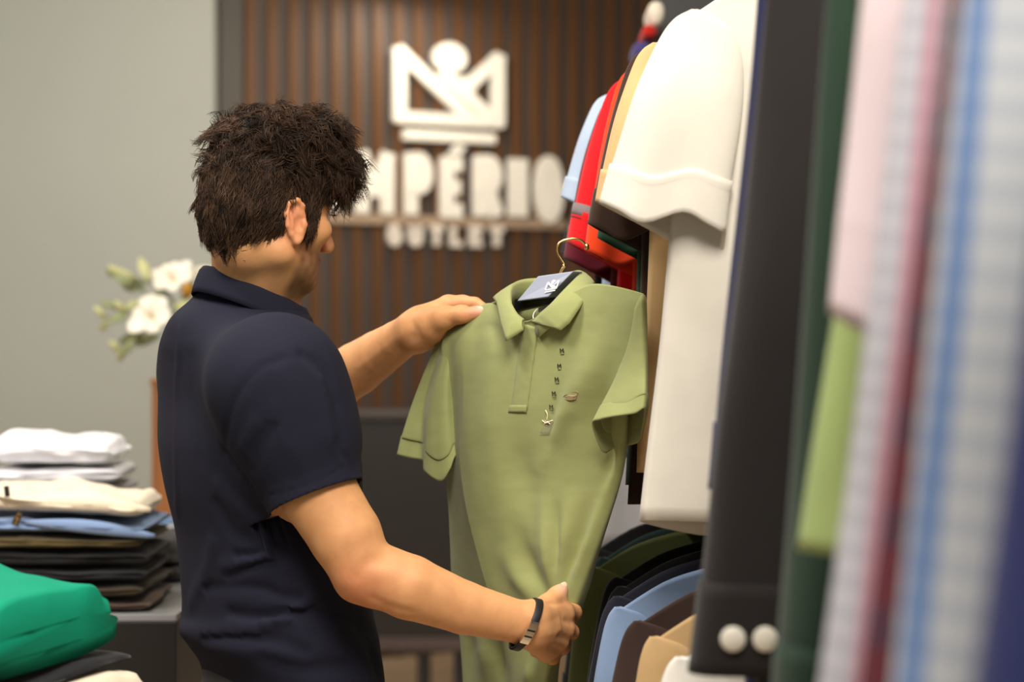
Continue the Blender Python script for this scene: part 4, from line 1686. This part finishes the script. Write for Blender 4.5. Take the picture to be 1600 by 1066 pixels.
def patch(name, corners, nu, nv, lift, mat, parent, thick=.0012):
    """bl, br, tr, tl pixel corners draped on the polo front"""
    bl_, br_, tr_, tl_ = [np.array(c, float) for c in corners]
    V = []
    for i in range(nv + 1):
        for j in range(nu + 1):
            u, v = j / nu, i / nv
            p_ = (bl_ * (1 - u) + br_ * u) * (1 - v) + (tl_ * (1 - u) + tr_ * u) * v
            V.append(onfront(p_[0], p_[1], lift))
    o = mesh_obj(name, V, grid_faces(nv + 1, nu + 1, closed=False), mat, parent)
    return solidify(o, thick, 1)


# placket
patch('placket', [(799, 641), (825, 641), (842, 512), (818, 506)], 6, 26, .0007, m_green, polo, .0012)
patch('placket_tack', [(796, 645), (824, 645), (824.5, 633), (797.5, 633)], 6, 3, .0014, m_green, polo, .0010)

# sleeves
LSV = [
    [(688, 524, 2.715), (693, 517, 2.71), (699, 513, 2.705), (705, 512, 2.70), (710, 512, 2.695), (716, 517, 2.69), (722, 528, 2.685)],
    [(668, 572, 2.738), (675, 570, 2.728), (682, 570, 2.720), (687, 570, 2.700), (694, 570, 2.692), (701, 572, 2.688), (708, 578, 2.692)],
    [(646, 630, 2.752), (654, 632, 2.742), (664, 634, 2.737), (670, 638, 2.706), (684, 640, 2.690), (697, 636, 2.684), (706, 634, 2.690)],
    [(630, 680, 2.760), (642, 684, 2.748), (661, 689, 2.738), (666, 702, 2.702), (684, 714, 2.685), (700, 706, 2.678), (711, 688, 2.685)],
    [(629.5, 682, 2.763), (642, 686, 2.751), (661, 691, 2.741), (666, 704, 2.705), (684, 716, 2.688), (700, 708, 2.681), (711, 690, 2.688)],
    [(623, 711, 2.766), (640, 716, 2.752), (662, 721, 2.738), (664, 737, 2.704), (688, 752, 2.684), (703, 733, 2.676), (713, 712, 2.682)]]
rows = []
for i, r in enumerate(LSV):
    fr_ = [P(*q) for q in r]
    t_ = (.012, .024, .032, .034, .033, .034)[i]
    rows.append(fr_ + [fr_[j] - SF * t_ for j in (5, 4, 2, 1)])
Gs = ring_loft(rows, True, 8, 8)
for i in range(32, 40):
    pass
sl_ = mesh_obj('sleeve', Gs.reshape(-1, 3), grid_faces(*Gs.shape[:2]), m_green, polo)
solidify(sl_, .0014, 0)
# cuff seam ridge, left sleeve
k = 4 * 8
cuffp = Gs[k:, :]
ctr = cuffp.mean(1, keepdims=True)
cf = mesh_obj('cuff', (ctr + (cuffp - ctr) * 1.012).reshape(-1, 3), grid_faces(*cuffp.shape[:2]), m_green, polo)
solidify(cf, .0022, 0)

RSV = [
    [(986, 522, 2.445), (989, 500, 2.43), (993, 480, 2.42), (999, 466, 2.413), (1004, 460, 2.410), (1009, 466, 2.416), (1010, 490, 2.450), (1006, 528, 2.47), (998, 552, 2.48), (990, 545, 2.462)],
    [(964, 586, 2.448), (973, 574, 2.432), (985, 564, 2.418), (996, 560, 2.408), (1005, 558, 2.402), (1011, 563, 2.408), (1011, 586, 2.445), (1003, 606, 2.473), (986, 612, 2.478), (969, 604, 2.462)],
    [(939, 636, 2.446), (951, 629, 2.428), (966, 627, 2.412), (983, 625, 2.398), (997, 616, 2.388), (1010, 614, 2.386), (1011, 640, 2.436), (1003, 662, 2.468), (976, 673, 2.475), (947, 668, 2.462)],
    [(938, 638, 2.447), (950, 631, 2.429), (966, 629, 2.413), (983, 627, 2.399), (997, 618, 2.389), (1010, 616, 2.387), (1011, 642, 2.436), (1003, 664, 2.468), (976, 675, 2.475), (946, 670, 2.463)],
    [(926, 664, 2.444), (938, 656, 2.424), (955, 652, 2.408), (975, 649, 2.393), (993, 646, 2.383), (1007, 639, 2.382), (1004, 666, 2.436), (997, 691, 2.466), (962, 699, 2.470), (942, 706, 2.462)]]
Gs = ring_loft([[P(*q) for q in r] for r in RSV], True, 8, 8)
sl_ = mesh_obj('sleeve', Gs.reshape(-1, 3), grid_faces(*Gs.shape[:2]), m_green, polo)
solidify(sl_, .0014, 0)
cuffp = Gs[24:, :]
ctr = cuffp.mean(1, keepdims=True)
cf = mesh_obj('cuff', (ctr + (cuffp - ctr) * 1.012).reshape(-1, 3), grid_faces(*cuffp.shape[:2]), m_green, polo)
solidify(cf, .0022, 0)

# collar: (fold), (leaf edge), stand drop
CL = [((818, 500, 2.548), (818.5, 516, 2.540)), ((810, 494, 2.552), (806, 524, 2.542)), ((804, 486, 2.560), (791, 533, 2.546)), ((798, 474, 2.578), (783, 505, 2.572)), ((796.5, 460, 2.594), (776, 472, 2.606)),
      ((799, 448, 2.612), (771, 466, 2.640)), ((808, 441, 2.632), (778, 462, 2.672)), ((822, 437.5, 2.648), (800, 460, 2.700)), ((842, 436, 2.655), (832, 458, 2.705)), ((865, 433, 2.645), (868, 456, 2.695)),
      ((888, 428, 2.618), (905, 450, 2.660)), ((904, 424, 2.578), (930, 445, 2.600)), ((909, 427, 2.552), (928, 443, 2.535)), ((900, 436, 2.533), (922, 455, 2.505)), ((880, 456, 2.514), (906, 481, 2.490)),
      ((861, 476, 2.512), (890, 505, 2.488)), ((846, 489, 2.522), (876, 516.5, 2.492)), ((838, 497, 2.535), (850, 508.5, 2.515)), ((833, 501, 2.543), (833.5, 502.5, 2.539))]
fold = catmull([P(*c[0]) for c in CL], 6)
_e = [P(*c[1]) for c in CL]
edge = np.array([_e[i] * (1 - k / 6) + _e[i + 1] * k / 6 for i in range(len(_e) - 1) for k in range(6)] + [_e[-1]])
edge[30:60] = catmull(_e, 6)[30:60]
cen = P(850, 470, 2.585)
Vc = []
for a, e in zip(fold, edge):
    outd = a - cen
    outd[2] = 0
    outd /= np.linalg.norm(outd)
    ed = e - a
    Lc = np.linalg.norm(ed)
    stand = a - np.array([0, 0, min(.028, Lc * .8)]) - outd * .001
    Vc += [stand, a - np.array([0, 0, min(.004, Lc * .2)]) - outd * .0015, a - outd * .0004 + np.array([0, 0, .0006]), a + outd * .0016 - np.array([0, 0, .0003]),
           a + ed * .15 + outd * .003, a + ed * .5 + outd * .0035, a + ed * .8 + outd * .002, e]
co = mesh_obj('collar', Vc, grid_faces(len(fold), 8, closed=False), m_green, polo)
solidify(co, .0020, 0)

# neck label and its loop
m_lbl = simple('white satin label', (232, 228, 220), .5)
V = [P(830, 482, 2.612), P(860, 477, 2.600), P(858, 473, 2.604), P(829, 478, 2.616)]
lb = mesh_obj('neck_label', V + [v + SF * .0012 for v in V], [(3, 2, 1, 0), (4, 5, 6, 7), (0, 1, 5, 4), (1, 2, 6, 5), (2, 3, 7, 6), (3, 0, 4, 7)], m_lbl, polo, smooth=False, label='white neck label')
V = [P(841, 489, 2.603), P(853, 486, 2.598), P(856, 478, 2.600), P(843, 481, 2.606)]
mesh_obj('size_tab', V + [v + SF * .0012 for v in V], [(3, 2, 1, 0), (4, 5, 6, 7), (0, 1, 5, 4), (1, 2, 6, 5), (2, 3, 7, 6), (3, 0, 4, 7)], m_lbl, lb, smooth=False)
V, F = tube(catmull([P(841, 482, 2.59), P(835, 488, 2.575), P(833, 494, 2.562), P(834, 500, 2.552)], 6), .0007, 6)
mesh_obj('loop_thread', V, F, m_lbl, polo)

# printed size strip (M M M M M), clear end of the sticker with its thread
m_ink = simple('black size print', (28, 26, 22), .6)
for (x, y) in ((880, 549), (876, 573), (872, 594), (867.5, 616), (863.5, 637)):
    parts = []
    c0 = onfront(x, y, .0022)
    ax = P(x + 1, y, c0[1]) - P(x, y, c0[1])
    ay = (P(x - .18, y - 1, c0[1]) - P(x, y, c0[1]))
    ax = ax + np.array([0, -1.0, 0]) * np.linalg.norm(ax) * .9
    for pl in stroke_polys([[(-2.6, -2.5), (-2.0, 4), (0, .2), (2.4, 4), (2.4, -2.5)], [(-2.6, -5), (2.4, -5)]], .85):
        parts.append(prism(pl, c0, ax, ay, SF, .0004))
    V, F = join(parts)
    mesh_obj('size_print', V, F, m_ink, polo, smooth=False)
m_clear, nt, b = mat_new('clear sticker')
b.inputs['Base Color'].default_value = lin((188, 188, 150))
b.inputs['Roughness'].default_value = .15
b.inputs['Alpha'].default_value = .35
patch('clear_sticker', [(845, 679), (860, 679), (867, 658), (852, 656)], 3, 4, .0022, m_clear, polo, .0003)
m_thr = simple('cream thread', (238, 226, 190), .6)
parts = []
for pl in ([(855, 641), (858, 648), (857, 657)], [(850, 657), (856, 661), (866, 657)], [(853, 663), (858, 659), (862, 663)]):
    parts.append(tube(catmull([onfront(x, y, .0030) for x, y in pl], 5), .0008, 5))
V, F = join(parts)
mesh_obj('tag_thread', V, F, m_thr, polo)
parts = []
c0 = onfront(859, 661, .0028)
ax = P(860, 661, c0[1]) - P(859, 661, c0[1])
for pl in stroke_polys([[(-2.4, -2), (2.0, -2)], [(2.2, 2), (1.6, -1)]], 1.3):
    parts.append(prism(pl, c0, ax, (0, 0, 1 / 1220), SF, .0004))
V, F = join(parts)
mesh_obj('size_print', V, F, m_ink, polo, smooth=False)

# small embroidered reptile on the chest
m_emb = simple('taupe embroidery', (146, 128, 90), .7)
m_emd = simple('dark embroidery', (112, 100, 68), .7)


def emb(lines, wd, mat, lift, name, par):
    parts = []
    for l in lines:
        pts = catmull([onfront(x, y, lift) for x, y in l], 4)
        parts.append(tube(pts, [wd / 1230 * (.55 + .45 * math.sin(math.pi * (i / (len(pts) - 1)))) for i in range(len(pts))], 6))
    V, F = join(parts)
    V = np.array(V)
    return mesh_obj(name, V, F, mat, par)


eb = emb([[(886, 621), (893, 619.5), (900, 620), (905, 617)], [(886, 624), (894, 624.5), (903, 623)], [(888, 622.4), (895, 622), (904, 620.5)]], 3.0, m_emb, 0.0034, 'chest_emblem', polo)
eb['label'] = 'small taupe embroidered reptile emblem'
emb([[(905, 617), (906, 613), (902, 612), (896, 614)]], 1.4, m_emb, 0.0036, 'tail', eb)
emb([[(884, 620), (888, 617.5), (893, 617)]], 1.2, m_emd, 0.0038, 'jaw', eb)
emb([[(890, 625), (889, 627.5)], [(899, 624), (900, 627)], [(886, 627), (893, 626.8)]], 1.1, m_emd, 0.0036, 'feet', eb)

# ------------------------------------------------------------------ hanger in the polo
m_hblk = simple('black hanger wood', (20, 18, 18), .45)
m_hgrey = simple('blue-grey hanger plate', (160, 166, 184), .4)
m_gold2 = simple('polished gold wire', (232, 190, 120), .18, metal=1.0)
hg = empty('clothes_hanger', P(862, 450, 2.585), 'black hanger with gold hook and pale blue-grey crown plate inside the green polo', 'hanger')
# arm of the hanger
bar = catmull([P(742, 503, 2.672), P(775, 487, 2.650), P(815, 476, 2.620), P(862, 466, 2.582), P(905, 462, 2.548), P(948, 463, 2.50), P(985, 472, 2.462)], 8)
V = []
for i, q in enumerate(bar):
    t = i / (len(bar) - 1)
    hh = .0085 * (1 - .55 * abs(2 * t - 1) ** 2)
    for dx, dz in ((-1, -1), (1, -1), (1, 1), (-1, 1)):
        V.append(q + SF * (-dx) * .0065 + UPV * dz * hh)
F = grid_faces(len(bar), 4) + [(3, 2, 1, 0), tuple((len(bar) - 1) * 4 + k for k in range(4))]
bevel(mesh_obj('arm', V, F, m_hblk, hg, smooth=False), .002)
qd = [(815, 471, 2.612), (864, 464, 2.562), (904, 424, 2.540), (848, 432, 2.590)]
V = [P(*q) + SF * .009 for q in qd] + [P(*q) - SF * .009 for q in qd]
bevel(mesh_obj('plate', V, [(0, 1, 2, 3), (7, 6, 5, 4), (0, 4, 5, 1), (1, 5, 6, 2), (2, 6, 7, 3), (3, 7, 4, 0)], m_hgrey, hg, smooth=False, label='pale blue-grey plate with a white crown mark'), .0012)
a0, a1, a2, a3 = [P(*q) + SF * .0092 for q in qd]
# crown mark on the plate: place by picture
o_ = P(849, 458, 2.588)
nrm = np.cross(a1 - a0, a3 - a0)
nrm /= np.linalg.norm(nrm)
if nrm @ SF < 0:
    nrm = -nrm


def onplate(px, py):
    d = (P(px, py, 1.0) - np.array([0, 0, CAMZ]))
    t = ((a0 - np.array([0, 0, CAMZ])) @ nrm) / (d @ nrm)
    return np.array([0, 0, CAMZ]) + d * t


pbl, pbr, ptl = onplate(849.5, 458.5), onplate(869.5, 454.5), onplate(856.5, 439)
parts = [prism(pl if sum(pl[i][0] * pl[(i + 1) % len(pl)][1] - pl[(i + 1) % len(pl)][0] * pl[i][1] for i in range(len(pl))) > 0 else pl[::-1],
               pbl + nrm * .0004, pbr - pbl, ptl - pbl, nrm, .0004) for pl in crown_polys()]
V, F = join(parts)
mesh_obj('crown_mark', V, F, simple('white print', (236, 236, 240), .5), [c for c in hg.children if c.name.startswith('plate')][0], smooth=False)
hook = [(874, 430, 2.566), (878.5, 421, 2.566), (882, 415, 2.566), (878, 407, 2.567), (872.5, 398, 2.568), (871, 388, 2.569), (875, 379, 2.57), (885, 374.5, 2.571), (898, 373, 2.572), (908, 376, 2.573), (914, 382, 2.574), (916, 388, 2.574)]
V, F = tube(catmull([P(*q) for q in hook], 6), .0017, 10)
hk = mesh_obj('hook', V, F, m_gold2, hg, label='gold wire hook')
V, F = tube([P(915.5, 381, 2.573), P(916.5, 383, 2.574), P(917, 389, 2.574), P(917, 391, 2.574)], [.001, .0032, .0032, .001], 12)
mesh_obj('knob', V, F, m_gold2, hk)
V, F = tube([P(880, 417, 2.566), P(882.2, 414, 2.566)], .0024, 10)
mesh_obj('joint', V, F, m_gold2, hk)

# ================================================================== CLOTHES RACK AND ITS GARMENTS
m_rail = simple('black steel rail', (26, 25, 26), .35, metal=.7)
rk = empty('clothes_rack', (.45, 2.2, 0), 'black two-rail clothes rack behind the hanging shirts', 'rack')
for nm, z, y0, y1 in (('upper_rail', 2.0, .55, 3.45), ('lower_rail', 1.315, 1.95, 3.45)):
    V, F = tube([(.43, y0, z), (.43, y1, z)], .0125, 14)
    mesh_obj(nm, V, F, m_rail, rk)
for y in (.6, 1.9, 3.42):
    V, F = tube([(.43, y, .03), (.43, y, 2.0)], .014, 14)
    po = mesh_obj('post', V, F, m_rail, rk)
    box('foot', (.17, y - .02, 0), (.69, y + .02, .03), m_rail, po, bev=.003)
m_hw = simple('hanger wire', (190, 176, 150), .25, metal=1.0)
m_button = simple('pearl button', (226, 220, 206), .25)


def rack_shirt(label, group, D, xe, zs, mat, L=.62, sleeve='short', hw=.215, flare=.075, sl_len=.215, seed=1, cat='shirt', name='hanging_shirt',
               rail=2.0, lean=0.0, tail=0.0, thick=.020, sw=.060, cuff_mat=None, stripes=None, collar=True, hem_spread=.02, wave=.006, sl_y=-.010, cuffbtn=False, nocuff=False):
    """a shirt on its hanger, front towards -Y. xe = x of the left shoulder tip, zs = its height"""
    rr = random.Random(seed)
    zs += .012
    L += .010
    xc = xe + hw
    root = empty(name, (xc, D, rail), label, cat, group)
    sl = .060                                  # shoulder rise to the neck
    # body
    rows = []
    drops = [0, .03, .08, .16, .26, .38, .50, L]
    for k, dv in enumerate(drops):
        t = dv / L
        wgt = max(0, 1 - dv / .17) ** 1.3
        hwk = hw * (1 - .03 * math.exp(-dv * 30)) + hem_spread * t ** .8 - .008 * math.sin(math.pi * min(1, t * 1.1))
        tk_ = thick * min(1, .15 + dv * 9)
        ring = []
        for side in (-1, 1):
            us = np.linspace(-1, 1, 9) if side < 0 else np.linspace(1, -1, 9)[1:-1]
            for u in us:
                edge_ = (1 - abs(u) ** 3)
                y = side * tk_ * edge_ + wave * t * math.sin(u * 7 + seed * 1.7 + side) * (1 if side < 0 else .6) + wave * .8 * t * math.sin(u * 13 + seed)
                z = zs + sl * wgt * (1 - abs(u)) ** .9 * (1.0 if abs(u) > .3 else .92) - dv * (1 if True else 1)
                if abs(u) > .6:
                    z -= .018 * ((abs(u) - .6) / .4) ** 2 * wgt
                if side > 0:
                    z -= tail * t
                x = u * hwk
                ring.append(np.array([xc + x, D + y, z + lean * x]))
        rows.append(ring)
    Gb = ring_loft(rows, True, 4, 6)
    for i in range(Gb.shape[0]):
        for j in range(Gb.shape[1]):
            q = Gb[i, j]
            n1 = noise.noise(Vector((q[0] * 9 + seed * 5.1, q[1] * 9, q[2] * 3.2)))
            Gb[i, j, 1] += n1 * .010 * min(1, i / 16)
            Gb[i, j, 0] += n1 * .004 * min(1, i / 16)
    bo = mesh_obj('body', Gb.reshape(-1, 3), grid_faces(*Gb.shape[:2]), mat, root)
    solidify(bo, .0016, 0)
    # sleeves
    for sg_ in (-1, 1):
        if sleeve == 'short':
            ks = [0, .05, .16, .45, .8, .86, 1.0]
            wv = [.004, .026, .046, sw * .92, sw, sw * 1.0, sw * 1.02]
        else:
            ks = [0, .04, .1, .25, .5, .75, .88, 1.0]
            wv = [.004, .028, .052, .076, .072, .062, .055, .050]
        rows = []
        for k_, w_ in zip(ks, wv):
            # outer edge of the sleeve
            rd_ = 1 - math.exp(-k_ * sl_len / .035)
            ox = hw + flare * (k_ ** .55 if sleeve == 'short' else k_ ** 1.05)
            oz = zs - .015 - sl_len * k_
            cx_ = ox - w_
            ring = []
            tk_ = (.004 + .022 * min(1, k_ * 1.8)) * (1.0 if sleeve == 'short' else 1.15)
            for a in range(14):
                an = 2 * math.pi * a / 14
                ca, sa = math.cos(an), math.sin(an)
                uu = w_ * math.copysign(abs(ca) ** .8, ca)
                # hem slopes a little: inner side lower
                zz = oz - (w_ - uu) * (.52 if sleeve == 'short' else .03) * (k_ ** 2)
                yy = D + sl_y * min(1, k_ * 2.2) + tk_ * sa + .006 * k_ * math.sin(uu * 60 + seed)
                if sleeve == 'short' and sa < .1:
                    lobe = 1 / (1 + math.exp((uu + .006) / .004))      # inner half folds forward
                    yy -= .016 * lobe * k_ ** 2
                    zz += .034 * lobe * k_ ** 2
                ring.append(np.array([xc + sg_ * (cx_ + uu), yy, zz + lean * sg_ * cx_]))
            rows.append(ring)
        Gs = ring_loft(rows, True, 4, 6)
        for i in range(Gs.shape[0]):
            for j in range(Gs.shape[1]):
                q = Gs[i, j]
                n1 = noise.noise(Vector((q[0] * 12 + seed * 3.3, q[1] * 12, q[2] * 6)))
                Gs[i, j, 1] += n1 * .007 * min(1, i / 10)
                Gs[i, j, 0] += n1 * .003 * min(1, i / 10)
        so = mesh_obj('sleeve', Gs.reshape(-1, 3), grid_faces(*Gs.shape[:2], flip=sg_ > 0), mat, root)
        solidify(so, .0016, 0)
        k0 = (4 * 6 if sleeve == 'short' else 6 * 6)
        Cp = Gs[k0:]
        ctr = Cp.mean(1, keepdims=True)
        if nocuff:
            continue
        cu = mesh_obj('cuff', (ctr + (Cp - ctr) * 1.03).reshape(-1, 3), grid_faces(*Cp.shape[:2], flip=sg_ > 0), cuff_mat or mat, so)
        solidify(cu, .0026, 0)
        if stripes:
            for (f0, f1, sm_) in stripes:
                i0, i1 = int((Gs.shape[0] - 1) * f0), int((Gs.shape[0] - 1) * f1) + 1
                Sp = Gs[i0:i1 + 1]
                ctr = Sp.mean(1, keepdims=True)
                solidify(mesh_obj('cuff_stripe', (ctr + (Sp - ctr) * 1.05).reshape(-1, 3), grid_faces(*Sp.shape[:2], flip=sg_ > 0), sm_, so), .001, 0)
        if cuffbtn and sg_ < 0:
            zb = Gs[-1, :, 2].mean() + .032
            yb = Gs[-1, :, 1].min() - .004
            for bx in cuffbtn:
                V, F = tube([(bx, yb + .003, zb), (bx, yb, zb), (bx, yb - .0015, zb)], [.0095, .0105, .009], 20)
                mesh_obj('button', V, F, m_button, cu)
    if collar:
        V = []
        for th in np.linspace(0, 2 * math.pi, 25)[:-1]:
            for kr, dz in ((1.0, .0), (.98, .032), (1.03, .036), (1.12, .022), (1.25, -.012)):
                V.append((xc + .066 * kr * math.cos(th), D + .030 * kr * math.sin(th), zs + sl * .80 + dz + .006 * math.sin(th)))
        solidify(mesh_obj('collar', V, grid_faces(24, 5, closed=False) + [(23 * 5 + j, 23 * 5 + j + 1, j + 1, j) for j in range(4)], cuff_mat or mat, root), .0018, 0)
    hp = [(xc, D, zs + sl * .55), (xc, D, rail - .05), (xc - .016, D, rail - .02), (xc - .014, D, rail + .012), (xc, D, rail + .018), (xc + .014, D, rail + .010)]
    V, F = tube(catmull(hp, 5), .0017, 8)
    ho = mesh_obj('hanger_hook', V, F, m_hw, root)
    V, F = tube(catmull([(xc - hw + .03, D, zs - .036), (xc - .09, D, zs + sl * .1), (xc, D, zs + sl * .42), (xc + .09, D, zs + sl * .1), (xc + hw - .03, D, zs - .036)], 6), .003, 8)
    mesh_obj('hanger_arm', V, F, m_hblk, root)
    return root


UG = 'short-sleeved shirts on the upper rail'
C_ = cloth
rack_shirt('cream white short-sleeved shirt with folded cuffs, biggest pale shirt on the upper rail', UG, 2.28, .205, 1.872, C_((213, 207, 195), knit=900, bump=.08), hem_spread=.058, L=.590, flare=.102, sl_len=.222, seed=3, tail=.018, sw=.066, sl_y=-.014)
rack_shirt('tan short-sleeved shirt hanging just behind the cream one', UG, 2.505, .177, 1.868, C_((202, 166, 116)), L=.545, flare=.070, sl_len=.20, seed=4)
rack_shirt('dark brown short-sleeved shirt between the tan and orange shirts', UG, 2.56, .170, 1.868, C_((56, 36, 24)), L=.59, flare=.070, sl_len=.225, seed=5)
rack_shirt('bottle green shirt just behind the dark brown one', UG, 2.665, .172, 1.865, C_((30, 66, 42)), L=.57, flare=.055, sl_len=.235, seed=6)
rack_shirt('bright orange-red shirt hanging behind the brown one', UG, 2.765, .160, 1.868, C_((226, 62, 14)), L=.53, flare=.055, sl_len=.25, seed=7, hem_spread=.0)
rack_shirt('crimson red polo with grey and navy cuff stripes', UG, 2.85, .158, 1.868, C_((206, 16, 24)), L=.52, flare=.078, sl_len=.235, seed=8, stripes=[(.66, .69, C_((120, 110, 110))), (.73, .76, C_((36, 18, 36)))])
rack_shirt('dark maroon shirt peeking out between the red and pale blue shirts', UG, 2.93, .150, 1.855, C_((100, 18, 36)), L=.52, flare=.072, sl_len=.24, seed=9)
rack_shirt('pale blue short-sleeved shirt farthest along the upper rail but one', UG, 3.01, .142, 1.865, C_((168, 184, 204)), L=.55, flare=.066, sl_len=.155, seed=10)
rack_shirt('black short-sleeved shirt at the far end of the upper rail', UG, 3.12, .132, 1.80, C_((20, 19, 24)), L=.45, flare=.052, sl_len=.17, seed=11)
rack_shirt('long white shirt hanging low behind the tan one', UG, 3.22, .150, 1.86, C_((232, 230, 228)), L=.72, flare=.03, sl_len=.22, seed=12)
LG = 'long-sleeved shirts at the near end of the upper rail'
rack_shirt('black long-sleeved shirt with two pearl cuff buttons', LG, 1.66, .2195, 1.85, C_((31, 27, 26), knit=700), L=.74, sleeve='long', flare=.072, sl_len=.63, seed=14, cuffbtn=((1143 - 800) / FPX * 1.63, (1193 - 800) / FPX * 1.63))
rack_shirt('navy long-sleeved shirt showing as a sliver behind the black one', LG, 1.80, .227, 1.86, C_((28, 32, 66)), L=.74, sleeve='long', flare=.050, sl_len=.50, seed=15)
rack_shirt('dark green long-sleeved shirt next to the black one', LG, 1.37, .226, 1.85, C_((30, 52, 38)), L=.76, sleeve='long', flare=.050, sl_len=.64, seed=16)
rack_shirt('pale lime green shirt between the dark green and pink shirts', LG, 1.275, .253, 1.84, C_((160, 180, 112)), nocuff=True, L=.76, sleeve='long', flare=.070, sl_len=.48, seed=17)
rack_shirt('pale pink short-sleeved shirt in front of the lime one', LG, 1.195, .243, 1.84, C_((224, 208, 212)), nocuff=True, L=.60, sleeve='short', flare=.052, sl_len=.33, seed=18, hem_spread=0)
rack_shirt('grey and pink checked shirt next to the pale pink one', LG, 1.10, .2347, 1.84, check_cloth('pink grey check', (186, 186, 196), (196, 128, 146), (206, 206, 214), .024, .017, .3, .4, angle=-.12), L=.76, sleeve='long', flare=.077, sl_len=.62, seed=19)
rack_shirt('maroon and navy checked shirt between two paler checked shirts', LG, 1.015, .242, 1.84, check_cloth('maroon check', (96, 34, 46), (44, 38, 58), (60, 48, 68), .030, .05, .42, .4, extra=((168, 56, 62), .06, .16), angle=-.12), L=.76, sleeve='long', flare=.080, sl_len=.62, seed=20)
rack_shirt('blue and light grey checked shirt, second nearest on the rail', LG, .93, .228, 1.84, check_cloth('blue grey check', (178, 184, 192), (46, 108, 176), (204, 206, 206), .036, .019, .27, .45, angle=-.105), L=.76, sleeve='long', flare=.065, sl_len=.62, seed=21)
rack_shirt('royal navy long-sleeved shirt nearest the camera at the right edge', LG, .77, .244, 1.84, C_((34, 42, 98)), L=.76, sleeve='long', flare=.088, sl_len=.62, seed=22)
WG = 'shirts on the lower rail'


def low(label, D, xe, col, seed, flare=.05, zs=1.172, **k):
    return rack_shirt(label, WG, D, xe, zs, C_(col), L=.58, flare=flare, sl_len=.24, seed=seed, rail=1.315, sl_y=-.004, wave=.004, **k)


low('white shirt, frontmost on the lower rail', 2.02, .166, (236, 232, 224), 41)
low('tan shirt on the lower rail just behind the white one', 2.16, .150, (188, 156, 110), 42, flare=.034)
low('dark brown shirt on the lower rail behind the tan one', 2.28, .140, (52, 36, 30), 43)
low('light blue shirt on the lower rail', 2.40, .124, (124, 146, 178), 44, flare=.042)
low('dark navy shirt on the lower rail behind the light blue one', 2.50, .128, (26, 28, 42), 45)
low('black shirt on the lower rail behind the dark navy one', 2.60, .138, (12, 12, 14), 46)
low('second black shirt on the lower rail, in front of the olive one', 2.70, .138, (16, 15, 17), 47)
low('olive green shirt on the lower rail', 2.82, .112, (92, 100, 54), 48, flare=.042)
low('deep teal-black shirt on the lower rail behind the olive one', 2.95, .130, (20, 40, 36), 49)
low('black shirt at the far end of the lower rail', 3.08, .125, (14, 14, 16), 50)


# high shelf with rolled garments, far behind the rack
m_shelf = simple('dark shelf board', (34, 30, 32), .5)
SD = 4.3
sx0, sx1 = (994 - 800) / FPX * SD, .95
sz = CAMZ - (99 - 533) / FPX * SD
sh = empty('wall_shelf', (.8, SD, sz), 'dark wall shelf high behind the clothes rack', 'shelf')
box('board', (sx0, SD - .06, sz - .02), (sx1, SD + .14, sz), m_shelf, sh, bev=.002)
box('back_panel', (sx0 + .05, SD + .14, sz - .02), (sx1, SD + .16, sz + .35), m_shelf, sh)
def roll(px, py, r, col, label, k):
    c = P(px, py, SD)
    V = []
    n = 26
    ys = np.linspace(-.05, .13, 12)
    for i, y in enumerate(ys):
        e = 1 - (abs(i - 5.5) / 5.5) ** 6 * .35
        for j in range(n):
            a = 2 * math.pi * j / n
            rr_ = r * e * (1 + .06 * math.sin(a * 3 + k) + .04 * (j / n))
            V.append((c[0] + rr_ * math.cos(a) * (1 if k else .8), c[1] + y, c[2] + rr_ * math.sin(a) * (1.25 if not k else .9)))
    F = grid_faces(12, n) + [tuple(range(n - 1, -1, -1)), tuple(11 * n + j for j in range(n))]
    tag(mesh_obj('rolled_garment', V, F, C_(col)), label, 'clothing', 'rolled garments on the high shelf')
roll(1003, 82, .023, (74, 66, 124), 'violet rolled garment lowest on the high shelf', 1)
roll(1013, 53, .017, (196, 34, 22), 'red rolled garment between the violet and white rolls', 2)
roll(1024, 24, .023, (240, 228, 210), 'white rolled garment on top of the red roll', 0)
